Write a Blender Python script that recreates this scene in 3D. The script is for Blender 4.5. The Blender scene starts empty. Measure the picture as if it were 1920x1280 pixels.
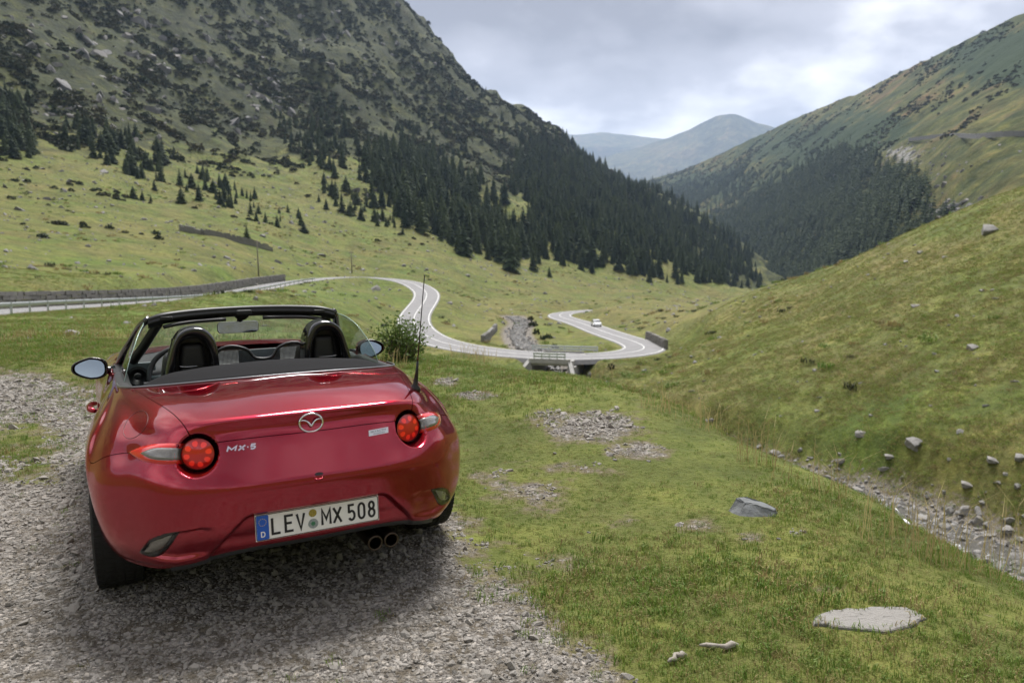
import bpy, bmesh, math, random
import numpy as np
from mathutils import Vector, Matrix
from mathutils.bvhtree import BVHTree

random.seed(7)
RNG = np.random.default_rng(11)
SC = bpy.context.scene
COL = SC.collection
R_ = math.radians

# ------------------------------------------------------------------ camera
CAMH = 1.524
FPX = 1408.0                      # focal length in pixels of the 1920 px wide photograph
PITCH, ROLL = R_(-6.6), R_(-0.7)
_f = np.array([0, math.cos(PITCH), math.sin(PITCH)])
_r = np.array([1.0, 0, 0]); _u = np.cross(_r, _f)
_c, _s = math.cos(ROLL), math.sin(ROLL)
CR, CU, CF = _c * _r + _s * _u, -_s * _r + _c * _u, _f
CAM = np.array([0, 0, CAMH])
cd = bpy.data.cameras.new('camera'); cam = bpy.data.objects.new('camera', cd); COL.objects.link(cam)
M = Matrix(((CR[0], CU[0], -CF[0], 0), (CR[1], CU[1], -CF[1], 0), (CR[2], CU[2], -CF[2], CAMH), (0, 0, 0, 1)))
cam.matrix_world = M
cd.sensor_width = 36.0; cd.lens = FPX / 1920 * 36.0
cd.clip_start = 0.05; cd.clip_end = 40000
cd.dof.use_dof = True; cd.dof.focus_distance = 3.9; cd.dof.aperture_fstop = 3.2
SC.camera = cam

def ray(px, py):
    return (px - 960) / FPX * CR + (640 - py) / FPX * CU + CF
def at(px, py, d):
    """world point on the sight line of a pixel at horizontal range d (metres)"""
    v = ray(px, py); return CAM + v * (d / math.hypot(v[0], v[1]))
def azi(px, py=600):
    v = ray(px, py); return math.atan2(v[0], v[1])
def to_px(P):
    q = np.atleast_2d(P) - CAM
    x, y, z = q @ CR, q @ CU, q @ CF
    z = np.where(z < 1e-3, 1e-3, z)
    return 960 + FPX * x / z, 640 - FPX * y / z

# ------------------------------------------------------------------ sky, sun, exposure
SUN_EL, SUN_AZ = R_(60), R_(6)          # azimuth clockwise from +Y
w = bpy.data.worlds.new('World'); SC.world = w; w.use_nodes = True
nt = w.node_tree; nt.nodes.clear()
def nd(nt, t, **k):
    n = nt.nodes.new(t)
    for a, b in k.items():
        if a == 'inp':
            for i, v in b.items(): n.inputs[i].default_value = v
        else: setattr(n, a, b)
    return n
L = nt.links.new
out = nd(nt, 'ShaderNodeOutputWorld'); bg = nd(nt, 'ShaderNodeBackground'); L(bg.outputs[0], out.inputs[0])
sky = nd(nt, 'ShaderNodeTexSky', sky_type='NISHITA', sun_disc=False, sun_elevation=SUN_EL, sun_rotation=SUN_AZ)
tc = nd(nt, 'ShaderNodeTexCoord')
sep = nd(nt, 'ShaderNodeSeparateXYZ'); L(tc.outputs['Generated'], sep.inputs[0])
zz = nd(nt, 'ShaderNodeMath', operation='MAXIMUM', inp={1: 0.0}); L(sep.outputs[2], zz.inputs[0])
za = nd(nt, 'ShaderNodeMath', operation='ADD', inp={1: 0.30}); L(zz.outputs[0], za.inputs[0])
dx = nd(nt, 'ShaderNodeMath', operation='DIVIDE'); L(sep.outputs[0], dx.inputs[0]); L(za.outputs[0], dx.inputs[1])
dy = nd(nt, 'ShaderNodeMath', operation='DIVIDE'); L(sep.outputs[1], dy.inputs[0]); L(za.outputs[0], dy.inputs[1])
cmb = nd(nt, 'ShaderNodeCombineXYZ', inp={2: 11.7}); L(dx.outputs[0], cmb.inputs[0]); L(dy.outputs[0], cmb.inputs[1])
n1 = nd(nt, 'ShaderNodeTexNoise', inp={'Scale': 1.15, 'Detail': 8.0, 'Roughness': 0.52, 'Distortion': 0.3}); L(cmb.outputs[0], n1.inputs['Vector'])
n2 = nd(nt, 'ShaderNodeTexNoise', inp={'Scale': 3.4, 'Detail': 7.0, 'Roughness': 0.55}); L(cmb.outputs[0], n2.inputs['Vector'])
mx = nd(nt, 'ShaderNodeMix', data_type='FLOAT', inp={0: 0.3}); L(n1.outputs[0], mx.inputs[2]); L(n2.outputs[0], mx.inputs[3])
cr = nd(nt, 'ShaderNodeValToRGB'); L(mx.outputs[0], cr.inputs[0])
e = cr.color_ramp.elements
e[0].position = 0.38; e[0].color = (1.35, 1.2, 1.2, 1)
e[1].position = 0.60; e[1].color = (7.3, 7.1, 7.0, 1)
m = e.new(0.49); m.color = (2.9, 2.75, 2.85, 1)
mc = nd(nt, 'ShaderNodeMix', data_type='RGBA', inp={0: 0.985}); L(sky.outputs[0], mc.inputs[6]); L(cr.outputs[0], mc.inputs[7])
L(mc.outputs[2], bg.inputs[0]); bg.inputs[1].default_value = 0.088
sd = bpy.data.lights.new('sun', 'SUN'); sun = bpy.data.objects.new('sun', sd); COL.objects.link(sun)
sd.energy = 2.6; sd.angle = R_(24); sd.color = (1, .97, .93)
sv = Vector((math.sin(SUN_AZ) * math.cos(SUN_EL), math.cos(SUN_AZ) * math.cos(SUN_EL), math.sin(SUN_EL)))
sun.rotation_euler = sv.to_track_quat('Z', 'Y').to_euler()
SC.view_settings.view_transform = 'Standard'; SC.view_settings.look = 'None'
SC.view_settings.exposure = 1.45; SC.view_settings.gamma = 1
SC.view_settings.use_curve_mapping = False

# ------------------------------------------------------------------ helpers
def tag(o, label=None, cat=None, group=None, kind=None):
    if label: o['label'] = label
    if cat: o['category'] = cat
    if group: o['group'] = group
    if kind: o['kind'] = kind
    return o
def empty(name, loc=(0, 0, 0), rz=0.0, parent=None):
    o = bpy.data.objects.new(name, None); COL.objects.link(o)
    o.location = loc; o.rotation_euler = (0, 0, rz); o.parent = parent; o.empty_display_size = .1
    return o
def link(name, me, parent=None, mat=None, smooth=None):
    o = bpy.data.objects.new(name, me); COL.objects.link(o); o.parent = parent
    if mat is not None:
        me.materials.clear()
        for q in (mat if isinstance(mat, (list, tuple)) else [mat]): me.materials.append(q)
    if smooth is not None:
        me.polygons.foreach_set('use_smooth', np.full(len(me.polygons), bool(smooth)))
    return o
def mesh(name, V, F):
    me = bpy.data.meshes.new(name); me.from_pydata([tuple(map(float, v)) for v in V], [], F); me.update(); return me
def npmesh(name, V, Q):
    """fast mesh from arrays: V (n,3), Q (m,3 or 4) indices"""
    me = bpy.data.meshes.new(name); V = np.asarray(V, np.float32); Q = np.asarray(Q, np.int32)
    me.vertices.add(len(V)); me.vertices.foreach_set('co', V.ravel())
    k = Q.shape[1]; me.loops.add(Q.size); me.loops.foreach_set('vertex_index', Q.ravel())
    me.polygons.add(len(Q)); me.polygons.foreach_set('loop_start', np.arange(0, Q.size, k, dtype=np.int32))
    me.polygons.foreach_set('loop_total', np.full(len(Q), k, np.int32))
    me.update(calc_edges=True); me.validate(); return me
def gridq(nr, nc, wrap=False):
    i = np.arange(nr - 1)[:, None]; j = np.arange(nc if wrap else nc - 1)[None]
    a = i * nc + j; b = i * nc + (j + 1) % nc
    return np.stack([a, b, b + nc, a + nc], -1).reshape(-1, 4)
def _hash(ix, iy, s):
    h = (ix.astype(np.int64) * 374761393 + iy.astype(np.int64) * 668265263 + s * 974634777) & 0x7fffffff
    h = ((h ^ (h >> 13)) * 1274126177) & 0x7fffffff
    return ((h ^ (h >> 16)) & 0xffff) / 65535.0
def vnoise(x, y, s=0):
    ix, iy = np.floor(x), np.floor(y); fx, fy = x - ix, y - iy
    fx = fx * fx * fx * (fx * (fx * 6 - 15) + 10); fy = fy * fy * fy * (fy * (fy * 6 - 15) + 10)
    a, b = _hash(ix, iy, s), _hash(ix + 1, iy, s); c, d = _hash(ix, iy + 1, s), _hash(ix + 1, iy + 1, s)
    return (a + (b - a) * fx) * (1 - fy) + (c + (d - c) * fx) * fy
def fbm(x, y, s=0, o=4, g=.5):
    t = 0; a = 1; n = 0
    for k in range(o):
        c, q = math.cos(.6 * k), math.sin(.6 * k)
        t = t + a * (vnoise((c * x - q * y) * 2 ** k, (q * x + c * y) * 2 ** k, s + k) - .5) * 2; n += a; a *= g
    return t / n
def sst(a, b, x):
    t = np.clip((x - a) / (b - a), 0, 1); return t * t * (3 - 2 * t)
def in_poly(px, py, poly):
    r = np.zeros(px.shape, bool); n = len(poly)
    for i in range(n):
        x0, y0 = poly[i]; x1, y1 = poly[(i + 1) % n]
        if y0 == y1: continue
        r ^= ((y0 > py) != (y1 > py)) & (px < (x1 - x0) * (py - y0) / (y1 - y0) + x0)
    return r
def spline(P, n, t=None):
    """natural cubic spline through P (k,dim), chord length, n samples per span"""
    P = np.asarray(P, float); k = len(P)
    if t is None:
        t = np.concatenate([[0], np.cumsum(np.maximum(np.linalg.norm(np.diff(P, axis=0), axis=1), 1e-6))])
    h = np.diff(t); A = np.eye(k); B = np.zeros_like(P)
    for i in range(1, k - 1):
        A[i, i - 1] = h[i - 1]; A[i, i] = 2 * (h[i - 1] + h[i]); A[i, i + 1] = h[i]
        B[i] = 6 * ((P[i + 1] - P[i]) / h[i] - (P[i] - P[i - 1]) / h[i - 1])
    m2 = np.linalg.solve(A, B)
    o = []
    for i in range(k - 1):
        u = np.linspace(0, 1, n if isinstance(n, int) else n[i], endpoint=False)[:, None] * h[i]; w_ = h[i] - u
        o.append(m2[i] * w_ ** 3 / (6 * h[i]) + m2[i + 1] * u ** 3 / (6 * h[i]) + (P[i] / h[i] - m2[i] * h[i] / 6) * w_ + (P[i + 1] / h[i] - m2[i + 1] * h[i] / 6) * u)
    o.append(P[-1:]); return np.concatenate(o)
def tube(path, rad, n=8, cap=True, sx=1.0):
    """V,F of a tube along path; rad scalar or per point"""
    path = np.asarray(path, float); k = len(path); rad = np.broadcast_to(rad, (k,))
    V = []; up = np.array([0, 0, 1.0])
    for i in range(k):
        t = path[min(i + 1, k - 1)] - path[max(i - 1, 0)]; t /= max(np.linalg.norm(t), 1e-9)
        if i == 0:
            a = np.cross(t, up); a = np.cross(t, [1, 0, 0]) if np.linalg.norm(a) < 1e-3 else a
        else: a = a - t * (a @ t)
        a = a / np.linalg.norm(a); b = np.cross(t, a)
        for j in range(n):
            q = 2 * math.pi * j / n; V.append(path[i] + rad[i] * (sx * math.cos(q) * a + math.sin(q) * b))
    F = [tuple(int(v) for v in q) for q in gridq(k, n, True)]
    if cap: F += [tuple(range(n))[::-1], tuple((k - 1) * n + j for j in range(n))]
    return V, F
def box(x0, x1, y0, y1, z0, z1):
    V = [(x, y, z) for z in (z0, z1) for y in (y0, y1) for x in (x0, x1)]
    return V, [(0, 2, 3, 1), (4, 5, 7, 6), (0, 1, 5, 4), (2, 6, 7, 3), (0, 4, 6, 2), (1, 3, 7, 5)]
def join(*parts):
    V, F = [], []
    for v, f in parts:
        b = len(V); V += [tuple(q) for q in v]; F += [tuple(i + b for i in q) for q in f]
    return V, F
def bevel(me, wdt, seg=2, ang=30):
    bm = bmesh.new(); bm.from_mesh(me)
    es = [e for e in bm.edges if len(e.link_faces) == 2 and e.calc_face_angle() > R_(ang)]
    bmesh.ops.bevel(bm, geom=es, offset=wdt, segments=seg, affect='EDGES', profile=.6)
    bm.to_mesh(me); bm.free(); return me
# ------------------------------------------------------------------ materials
def newmat(name):
    m = bpy.data.materials.new(name); m.use_nodes = True
    b = m.node_tree.nodes['Principled BSDF']; return m, m.node_tree, b
def plain(name, col, rough=.5, metal=0., coat=0., spec=.5, emit=None, var=0.0, vs=30.0, bump=0.0):
    m, t, b = newmat(name)
    b.inputs['Base Color'].default_value = (*col, 1); b.inputs['Roughness'].default_value = rough
    b.inputs['Metallic'].default_value = metal; b.inputs['Coat Weight'].default_value = coat
    b.inputs['Specular IOR Level'].default_value = spec
    if emit: b.inputs['Emission Color'].default_value = (*emit[:3], 1); b.inputs['Emission Strength'].default_value = emit[3]
    if var or bump:
        c = nd(t, 'ShaderNodeTexCoord'); n = nd(t, 'ShaderNodeTexNoise', inp={'Scale': vs, 'Detail': 5.0}); t.links.new(c.outputs['Object'], n.inputs['Vector'])
        if var:
            x = nd(t, 'ShaderNodeMix', data_type='RGBA', inp={6: (*[v * (1 - var) for v in col], 1), 7: (*[min(1, v * (1 + var)) for v in col], 1)})
            t.links.new(n.outputs[0], x.inputs[0]); t.links.new(x.outputs[2], b.inputs['Base Color'])
        if bump:
            u = nd(t, 'ShaderNodeBump', inp={'Strength': 1.0, 'Distance': bump}); t.links.new(n.outputs[0], u.inputs['Height']); t.links.new(u.outputs[0], b.inputs['Normal'])
    return m
def ramp(t, fac, stops):
    r = nd(t, 'ShaderNodeValToRGB'); t.links.new(fac, r.inputs[0]); e = r.color_ramp.elements
    while len(e) < len(stops): e.new(.5)
    for q, (p, c) in zip(e, stops): q.position = p; q.color = (*c, 1)
    return r.outputs[0]
def noise(t, vec, scale, detail=5., rough=.55, dist=0.):
    n = nd(t, 'ShaderNodeTexNoise', inp={'Scale': scale, 'Detail': detail, 'Roughness': rough, 'Distortion': dist})
    if vec is not None: t.links.new(vec, n.inputs['Vector'])
    return n.outputs[0]
def mix(t, f, a, b, blend='MIX'):
    x = nd(t, 'ShaderNodeMix', data_type='RGBA', blend_type=blend)
    for s, v in ((0, f), (6, a), (7, b)):
        if isinstance(v, (int, float)): x.inputs[s].default_value = v
        elif isinstance(v, tuple): x.inputs[s].default_value = (*v, 1)
        else: t.links.new(v, x.inputs[s])
    return x.outputs[2]
def math_(t, op, a, b=None, clamp=False):
    x = nd(t, 'ShaderNodeMath', operation=op, use_clamp=clamp)
    for s, v in ((0, a), (1, b)):
        if v is None: continue
        if isinstance(v, (int, float)): x.inputs[s].default_value = v
        else: t.links.new(v, x.inputs[s])
    return x.outputs[0]
def attr(t, n):
    a = nd(t, 'ShaderNodeAttribute', attribute_name=n); return a.outputs['Fac']
def objrand(t):
    return nd(t, 'ShaderNodeObjectInfo').outputs['Random']

# ground: one material, zones from attributes written on the terrain's vertices
def terrain_material():
    m, t, b = newmat('hill_ground')
    pos = nd(t, 'ShaderNodeNewGeometry').outputs['Position']
    n_big = noise(t, pos, .035, 5, .6); n_mid = noise(t, pos, .33, 6, .62); n_sm = noise(t, pos, 2.4, 6, .68); n_fi = noise(t, pos, 28., 4, .7)
    grass = ramp(t, n_sm, [(.30, (0.049, 0.066, 0.011)), (.48, (0.107, 0.127, 0.023)), (.62, (0.164, 0.168, 0.038)), (.78, (0.230, 0.205, 0.074))])
    gmid = ramp(t, n_mid, [(.32, (0.053, 0.075, 0.013)), (.5, (0.115, 0.135, 0.025)), (.68, (0.197, 0.176, 0.056))])
    grass = mix(t, .5, grass, gmid)
    grass = mix(t, ramp(t, n_big, [(.38, (0, 0, 0)), (.62, (.75, .75, .75))]), grass, mix(t, n_sm, (0.078, 0.074, 0.018), (0.180, 0.152, 0.051)))
    grass = mix(t, ramp(t, noise(t, pos, .13, 7, .7), [(.52, (0, 0, 0)), (.68, (.8, .8, .8))]), grass, mix(t, n_sm, (0.033, 0.048, 0.011), (0.082, 0.094, 0.023)))
    lush = mix(t, n_sm, (0.057, 0.107, 0.013), (0.127, 0.168, 0.028))
    grass = mix(t, math_(t, 'MULTIPLY', attr(t, 'lush'), .8), grass, lush)
    straw = mix(t, n_sm, (0.156, 0.123, 0.045), (0.246, 0.197, 0.082))
    grass = mix(t, math_(t, 'MULTIPLY', attr(t, 'dry'), math_(t, 'ADD', n_mid, .25, True)), grass, straw)
    vr = math_(t, 'MULTIPLY', math_(t, 'ADD', noise(t, pos, .95, 7, .72, .5), .05), math_(t, 'ADD', noise(t, pos, .17, 8, .72, .4), .12))
    vr = ramp(t, vr, [(.15, (.36, .40, .34)), (.32, (.80, .84, .80)), (.52, (1.42, 1.38, 1.25))])
    grass = mix(t, 1.0, grass, vr, 'MULTIPLY')
    scrub = ramp(t, n_sm, [(.32, (.014, .024, .008)), (.5, (.036, .045, .013)), (.62, (.066, .066, .021)), (.75, (.075, .046, .022))])
    scr2 = ramp(t, noise(t, pos, .09, 6, .65), [(.36, (.014, .026, .008)), (.48, (.034, .040, .012)), (.58, (.085, .088, .024)), (.70, (.060, .038, .018))])
    scrub = mix(t, .5, scrub, scr2)
    sm = math_(t, 'ADD', attr(t, 'scrub'), math_(t, 'MULTIPLY', math_(t, 'SUBTRACT', noise(t, pos, .045, 9, .72), .5), 2.2))
    sm = ramp(t, sm, [(.36, (0, 0, 0)), (.60, (1, 1, 1))])
    vs_ = math_(t, 'MULTIPLY', math_(t, 'ADD', noise(t, pos, .22, 8, .75, .6), .05), math_(t, 'ADD', noise(t, pos, .035, 8, .72, .5), .12))
    scrub = mix(t, 1.0, scrub, ramp(t, vs_, [(.15, (.35, .38, .32)), (.30, (.58, .63, .55)), (.46, (1.35, 1.35, 1.0))]), 'MULTIPLY')
    col = mix(t, sm, grass, scrub)
    rockc = ramp(t, noise(t, pos, .6, 7, .65), [(.3, (.075, .072, .07)), (.55, (.19, .185, .18)), (.75, (.33, .32, .31))])
    rm = ramp(t, math_(t, 'ADD', attr(t, 'rock'), math_(t, 'MULTIPLY', math_(t, 'SUBTRACT', noise(t, pos, .22, 7, .7), .5), 1.6)), [(.55, (0, 0, 0)), (.66, (1, 1, 1))])
    col = mix(t, rm, col, rockc)
    # gravel, pebble cells
    vo = nd(t, 'ShaderNodeTexVoronoi', inp={'Scale': 62.0}); t.links.new(pos, vo.inputs['Vector'])
    sepc = nd(t, 'ShaderNodeSeparateColor'); t.links.new(vo.outputs['Color'], sepc.inputs[0])
    peb = ramp(t, sepc.outputs[0], [(.0, (.095, .085, .075)), (.4, (.20, .185, .165)), (.75, (.31, .29, .265)), (1., (.42, .38, .33))])
    dirt = ramp(t, noise(t, pos, 7., 6, .7), [(.35, (.075, .062, .045)), (.65, (.15, .13, .10))])
    peb = mix(t, ramp(t, noise(t, pos, 11., 5, .7), [(.42, (0, 0, 0)), (.6, (1, 1, 1))]), peb, dirt)
    gm = math_(t, 'ADD', attr(t, 'gravel'), math_(t, 'MULTIPLY', math_(t, 'SUBTRACT', noise(t, pos, 3.2, 9, .72), .5), 1.9))
    dm = ramp(t, gm, [(.26, (0, 0, 0)), (.46, (.85, .85, .85))]); col = mix(t, dm, col, mix(t, n_fi, (.085, .068, .042), (.20, .165, .10)))
    gm = ramp(t, gm, [(.44, (0, 0, 0)), (.60, (1, 1, 1))])
    col = mix(t, gm, col, peb)
    t.links.new(col, b.inputs['Base Color']); b.inputs['Roughness'].default_value = .9; b.inputs['Specular IOR Level'].default_value = .2
    h = math_(t, 'ADD', math_(t, 'MULTIPLY', n_fi, .25), n_sm)
    u1 = nd(t, 'ShaderNodeBump', inp={'Strength': .8, 'Distance': .16}); t.links.new(h, u1.inputs['Height'])
    u0 = nd(t, 'ShaderNodeBump', inp={'Strength': .9, 'Distance': 1.6}); t.links.new(n_mid, u0.inputs['Height']); t.links.new(attr(t, 'far'), u0.inputs['Strength'])
    t.links.new(u0.outputs[0], u1.inputs['Normal']); 
    u2 = nd(t, 'ShaderNodeBump', inp={'Distance': .012, 'Strength': .8}); t.links.new(math_(t, 'MULTIPLY', gm, .8), u2.inputs['Strength']); t.links.new(vo.outputs['Distance'], u2.inputs['Height']); u2.invert = True
    t.links.new(u1.outputs[0], u2.inputs['Normal']); t.links.new(u2.outputs[0], b.inputs['Normal'])
    return m
M_TERR = terrain_material()
def mountain_material(name, cols, fs):
    m, t, b = newmat(name); pos = nd(t, 'ShaderNodeNewGeometry').outputs['Position']
    n = math_(t, 'ADD', math_(t, 'MULTIPLY', noise(t, pos, fs, 8, .68, .6), .75), math_(t, 'MULTIPLY', noise(t, pos, fs * 7, 6, .7), .25))
    c = ramp(t, n, cols); c = mix(t, 1.0, c, ramp(t, noise(t, pos, fs * 3.3, 9, .75, .8), [(.34, (.45, .5, .45)), (.5, (.95, .95, .95)), (.66, (1.9, 1.75, 1.6))]), 'MULTIPLY'); sc = ramp(t, math_(t, 'ADD', attr(t, 'scrub'), math_(t, 'MULTIPLY', math_(t, 'SUBTRACT', noise(t, pos, fs * 2.5, 8, .7), .5), 1.1)), [(.44, (0, 0, 0)), (.58, (1, 1, 1))])
    c = mix(t, sc, c, mix(t, n, (.012, .026, .013), (.040, .058, .020)))
    rk = ramp(t, math_(t, 'ADD', attr(t, 'rock'), math_(t, 'MULTIPLY', math_(t, 'SUBTRACT', noise(t, pos, fs * 6, 8, .75), .5), 1.5)), [(.56, (0, 0, 0)), (.68, (1, 1, 1))])
    c = mix(t, rk, c, (.23, .22, .215))
    t.links.new(c, b.inputs['Base Color']); b.inputs['Roughness'].default_value = .95; b.inputs['Specular IOR Level'].default_value = .1
    u = nd(t, 'ShaderNodeBump', inp={'Strength': .8, 'Distance': .12 / fs}); t.links.new(n, u.inputs['Height']); t.links.new(u.outputs[0], b.inputs['Normal'])
    return m
M_MTN = mountain_material('slope_ground', [(.33, (.022, .034, .011)), (.45, (.050, .060, .017)), (.54, (.088, .085, .028)), (.62, (.11, .072, .034)), (.70, (.14, .11, .05))], .012)
M_FAR = mountain_material('far_slope_ground', [(.33, (.040, .052, .022)), (.5, (.085, .085, .036)), (.66, (.15, .115, .06))], .004)
def stone_material(name, lo, hi, fs=9., lichen=.25, obj=True):
    m, t, b = newmat(name); c = nd(t, 'ShaderNodeTexCoord'); v = c.outputs['Object'] if obj else nd(t, 'ShaderNodeNewGeometry').outputs['Position']
    n = noise(t, v, fs, 7, .65); col = mix(t, n, lo, hi)
    r = objrand(t); col = mix(t, math_(t, 'MULTIPLY', r, .35), col, (.24, .215, .185))
    li = ramp(t, noise(t, v, fs * .45, 6, .7), [(.55, (0, 0, 0)), (.7, (1, 1, 1))]); col = mix(t, math_(t, 'MULTIPLY', li, lichen), col, (.30, .32, .24))
    t.links.new(col, b.inputs['Base Color']); b.inputs['Roughness'].default_value = .85
    u = nd(t, 'ShaderNodeBump', inp={'Strength': .8, 'Distance': .12 / fs}); t.links.new(n, u.inputs['Height']); t.links.new(u.outputs[0], b.inputs['Normal'])
    return m
M_ROCK = stone_material('grey_rock', (.08, .078, .075), (.31, .30, .285), 3.2)
M_CRAG = stone_material('crag_rock', (.04, .04, .04), (.23, .225, .22), .9)
M_SLATE = stone_material('dark_slate', (.075, .083, .088), (.19, .20, .20), 14., .15)
M_PEB = stone_material('pebble', (.11, .10, .09), (.40, .375, .335), 40., 0.)
M_WALL = stone_material('masonry', (.07, .066, .062), (.23, .22, .205), 2.2, .4)
def foliage(name, a, b_, rough=.75, trans=0.25, rnd=.6):
    m, t, b = newmat(name)
    c = mix(t, math_(t, 'MULTIPLY', objrand(t), 1.0), a, b_)
    n = noise(t, nd(t, 'ShaderNodeNewGeometry').outputs['Position'], 3.0, 3)
    c = mix(t, math_(t, 'MULTIPLY', n, .6), c, tuple(v * .45 for v in a))
    t.links.new(c, b.inputs['Base Color']); b.inputs['Roughness'].default_value = rough; b.inputs['Specular IOR Level'].default_value = .25
    if trans:
        tr = nd(t, 'ShaderNodeBsdfTranslucent'); t.links.new(c, tr.inputs[0])
        ms = nd(t, 'ShaderNodeMixShader', inp={0: trans}); o = t.nodes['Material Output']
        t.links.new(b.outputs[0], ms.inputs[1]); t.links.new(tr.outputs[0], ms.inputs[2]); t.links.new(ms.outputs[0], o.inputs[0])
    return m
M_SPRUCE = foliage('spruce_needles', (.016, .036, .012), (.072, .100, .030), .8, .1)
M_BUSH = foliage('bush_leaves', (.10, .16, .035), (.16, .20, .05), .6, .35)
M_SCRUBL = foliage('scrub_leaves', (.016, .034, .010), (.072, .062, .020), .8, .1)
M_GRASS = foliage('grass_blades', (.115, .215, .030), (.25, .295, .065), .6, .35)
M_DRY = foliage('dry_grass_blades', (.23, .19, .075), (.38, .30, .13), .7, .35)
M_BARK = plain('bark', (.06, .045, .035), .9)
def asphalt():
    m, t, b = newmat('asphalt'); pos = nd(t, 'ShaderNodeNewGeometry').outputs['Position']
    c = ramp(t, noise(t, pos, .6, 7, .7), [(.3, (.13, .128, .13)), (.7, (.205, .20, .20))])
    t.links.new(c, b.inputs['Base Color']); b.inputs['Roughness'].default_value = .8; return m
M_ASPH = asphalt()
M_PAINT = plain('road_paint', (.56, .56, .54), .6, var=.15, vs=2.)
M_CONC = plain('concrete', (.36, .35, .33), .85, var=.3, vs=1.5, bump=.02)
M_GALV = plain('galvanised_steel', (.50, .53, .54), .45, .6, var=.15, vs=1.)
M_WOOD = plain('weathered_wood', (.19, .165, .14), .85, var=.3, vs=6.)
def water():
    m, t, b = newmat('stream_water'); pos = nd(t, 'ShaderNodeNewGeometry').outputs['Position']
    n = noise(t, pos, 1.6, 6, .7, .8); foam = ramp(t, n, [(.60, (0, 0, 0)), (.70, (1, 1, 1))])
    c = mix(t, foam, mix(t, noise(t, pos, .8, 4), (.028, .027, .022), (.075, .068, .055)), (.75, .77, .80))
    t.links.new(c, b.inputs['Base Color']); t.links.new(math_(t, 'ADD', math_(t, 'MULTIPLY', foam, .4), .32), b.inputs['Roughness']); b.inputs['Specular IOR Level'].default_value = .3
    u = nd(t, 'ShaderNodeBump', inp={'Strength': .9, 'Distance': .12}); t.links.new(noise(t, pos, 5., 5, .6), u.inputs['Height']); t.links.new(u.outputs[0], b.inputs['Normal'])
    return m
M_WATER = water()
# ------------------------------------------------------------------ terrain (one sheet, polar grid round the viewpoint)
# control points: (pixel x, pixel y, range) seen in the photograph, or (pixel x, None, range, z) where the ground is hidden
CP = []
def cp(px, py, d): CP.append((azi(px, py), d, at(px, py, d)[2]))
def ch(px, d, z): CP.append((azi(px), d, z))
for px in range(-150, 2100, 250):                       # the pull-out the car stands on
    for d in (.8, 1.6, 2.6): ch(px, d, 0.0)
for a in (-180, -135, -95, -60, 60, 95, 135, 180):
    for d, z in ((.8, 0), (3, 0), (8, .1)): CP.append((R_(a), d, z))
    for d, z in (((20, .6), (60, 6), (200, 40), (600, 150), (1500, 420), (2600, 500)) if abs(a) > 60 and a != 95 else
                 ((20, -7), (45, -15), (90, 0), (200, 40), (600, 160), (1500, 380), (2600, 450)) if a > 0 else
                 ((20, -.3), (60, -1), (110, 4), (250, 60), (600, 260), (1500, 500), (2600, 400))):
        CP.append((R_(a), d, z))
# knoll edge and the hidden drop behind it
for px, hs in ((1960, ((3.4, 0), (4.3, -.15), (8, -2.5), (14, -6.3), (22, -10.5), (36, -15.4))),
               (1800, ((3.9, 0), (4.6, -.12), (8, -2.1), (14, -5.6), (24, -10.6), (40, -15.6))),
               (1650, ((4.5, 0), (5.4, -.12), (8, -1.5), (14, -4.6), (24, -9.5), (44, -15.4))),
               (1480, ((5.4, .02), (6.1, -.1), (8, -.9), (13, -3.2), (22, -7.3), (38, -13.2), (50, -15.1))),
               (1250, ((5, 0), (7.5, .05), (8.8, -.25), (12, -1.6), (20, -5.0), (40, -11.5), (60, -14.6))),
               (1090, ((5, 0), (9.2, .0), (10.8, -.35), (15, -1.8), (25, -5), (50, -11.2), (75, -14.2))),
               (950, ((5, 0), (9.8, 0), (12, -.4), (17, -1.8), (30, -5.4), (60, -10.4), (85, -12.6))),
               (800, ((6, 0), (11, 0), (14, -.4), (21, -1.9), (40, -5.6), (80, -10.2), (105, -11.6))),
               (680, ((7, 0), (12, 0), (16, -.5), (27, -2.4), (50, -5.3), (90, -8.9), (120, -9.8)))):
    for d, z in hs: ch(px, d, z)
for px in (0, 200, 350, 500):
    ch(px, 5, 0); ch(px, 9, 0.02)
for q in ((0, 655, 13), (200, 652, 13), (500, 650, 13), (0, 634, 19), (200, 630, 21), (500, 640, 19), (0, 618, 29), (200, 612, 33), (500, 620, 31), (600, 630, 27),
          (0, 603, 45), (200, 597, 52), (500, 597, 56), (600, 605, 52), (620, 575, 105), (500, 572, 92), (650, 548, 172), (720, 560, 165), (700, 590, 135)): cp(*q)
# right hillside
for q in ((1960, 1000, 45), (1900, 1000, 46), (1900, 900, 50), (1900, 800, 55), (1900, 700, 62), (1900, 600, 72), (1900, 500, 85), (1920, 365, 108),
          (1700, 910, 52.5), (1700, 800, 58), (1700, 700, 66), (1700, 600, 78), (1700, 500, 97), (1700, 445, 112),
          (1500, 850, 60), (1500, 750, 67), (1500, 650, 80), (1500, 570, 100), (1500, 518, 122), (1400, 700, 76), (1400, 620, 95), (1400, 549, 126),
          (1300, 760, 71), (1300, 680, 86), (1310, 612, 112), (1300, 577, 165), (1230, 580, 190), (1150, 577, 215), (1350, 565, 145), (1240, 612, 136), (1262, 640, 112), (1160, 600, 172), (1180, 615, 158), (1200, 700, 88), (1150, 690, 93)): cp(*q)
for px, d, z in ((1920, 160, 5), (1700, 165, -2), (1500, 180, -10), (1420, 230, -17), (1960, 300, 10), (1700, 320, -12), (1500, 400, -30)): ch(px, d, z)
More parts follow.
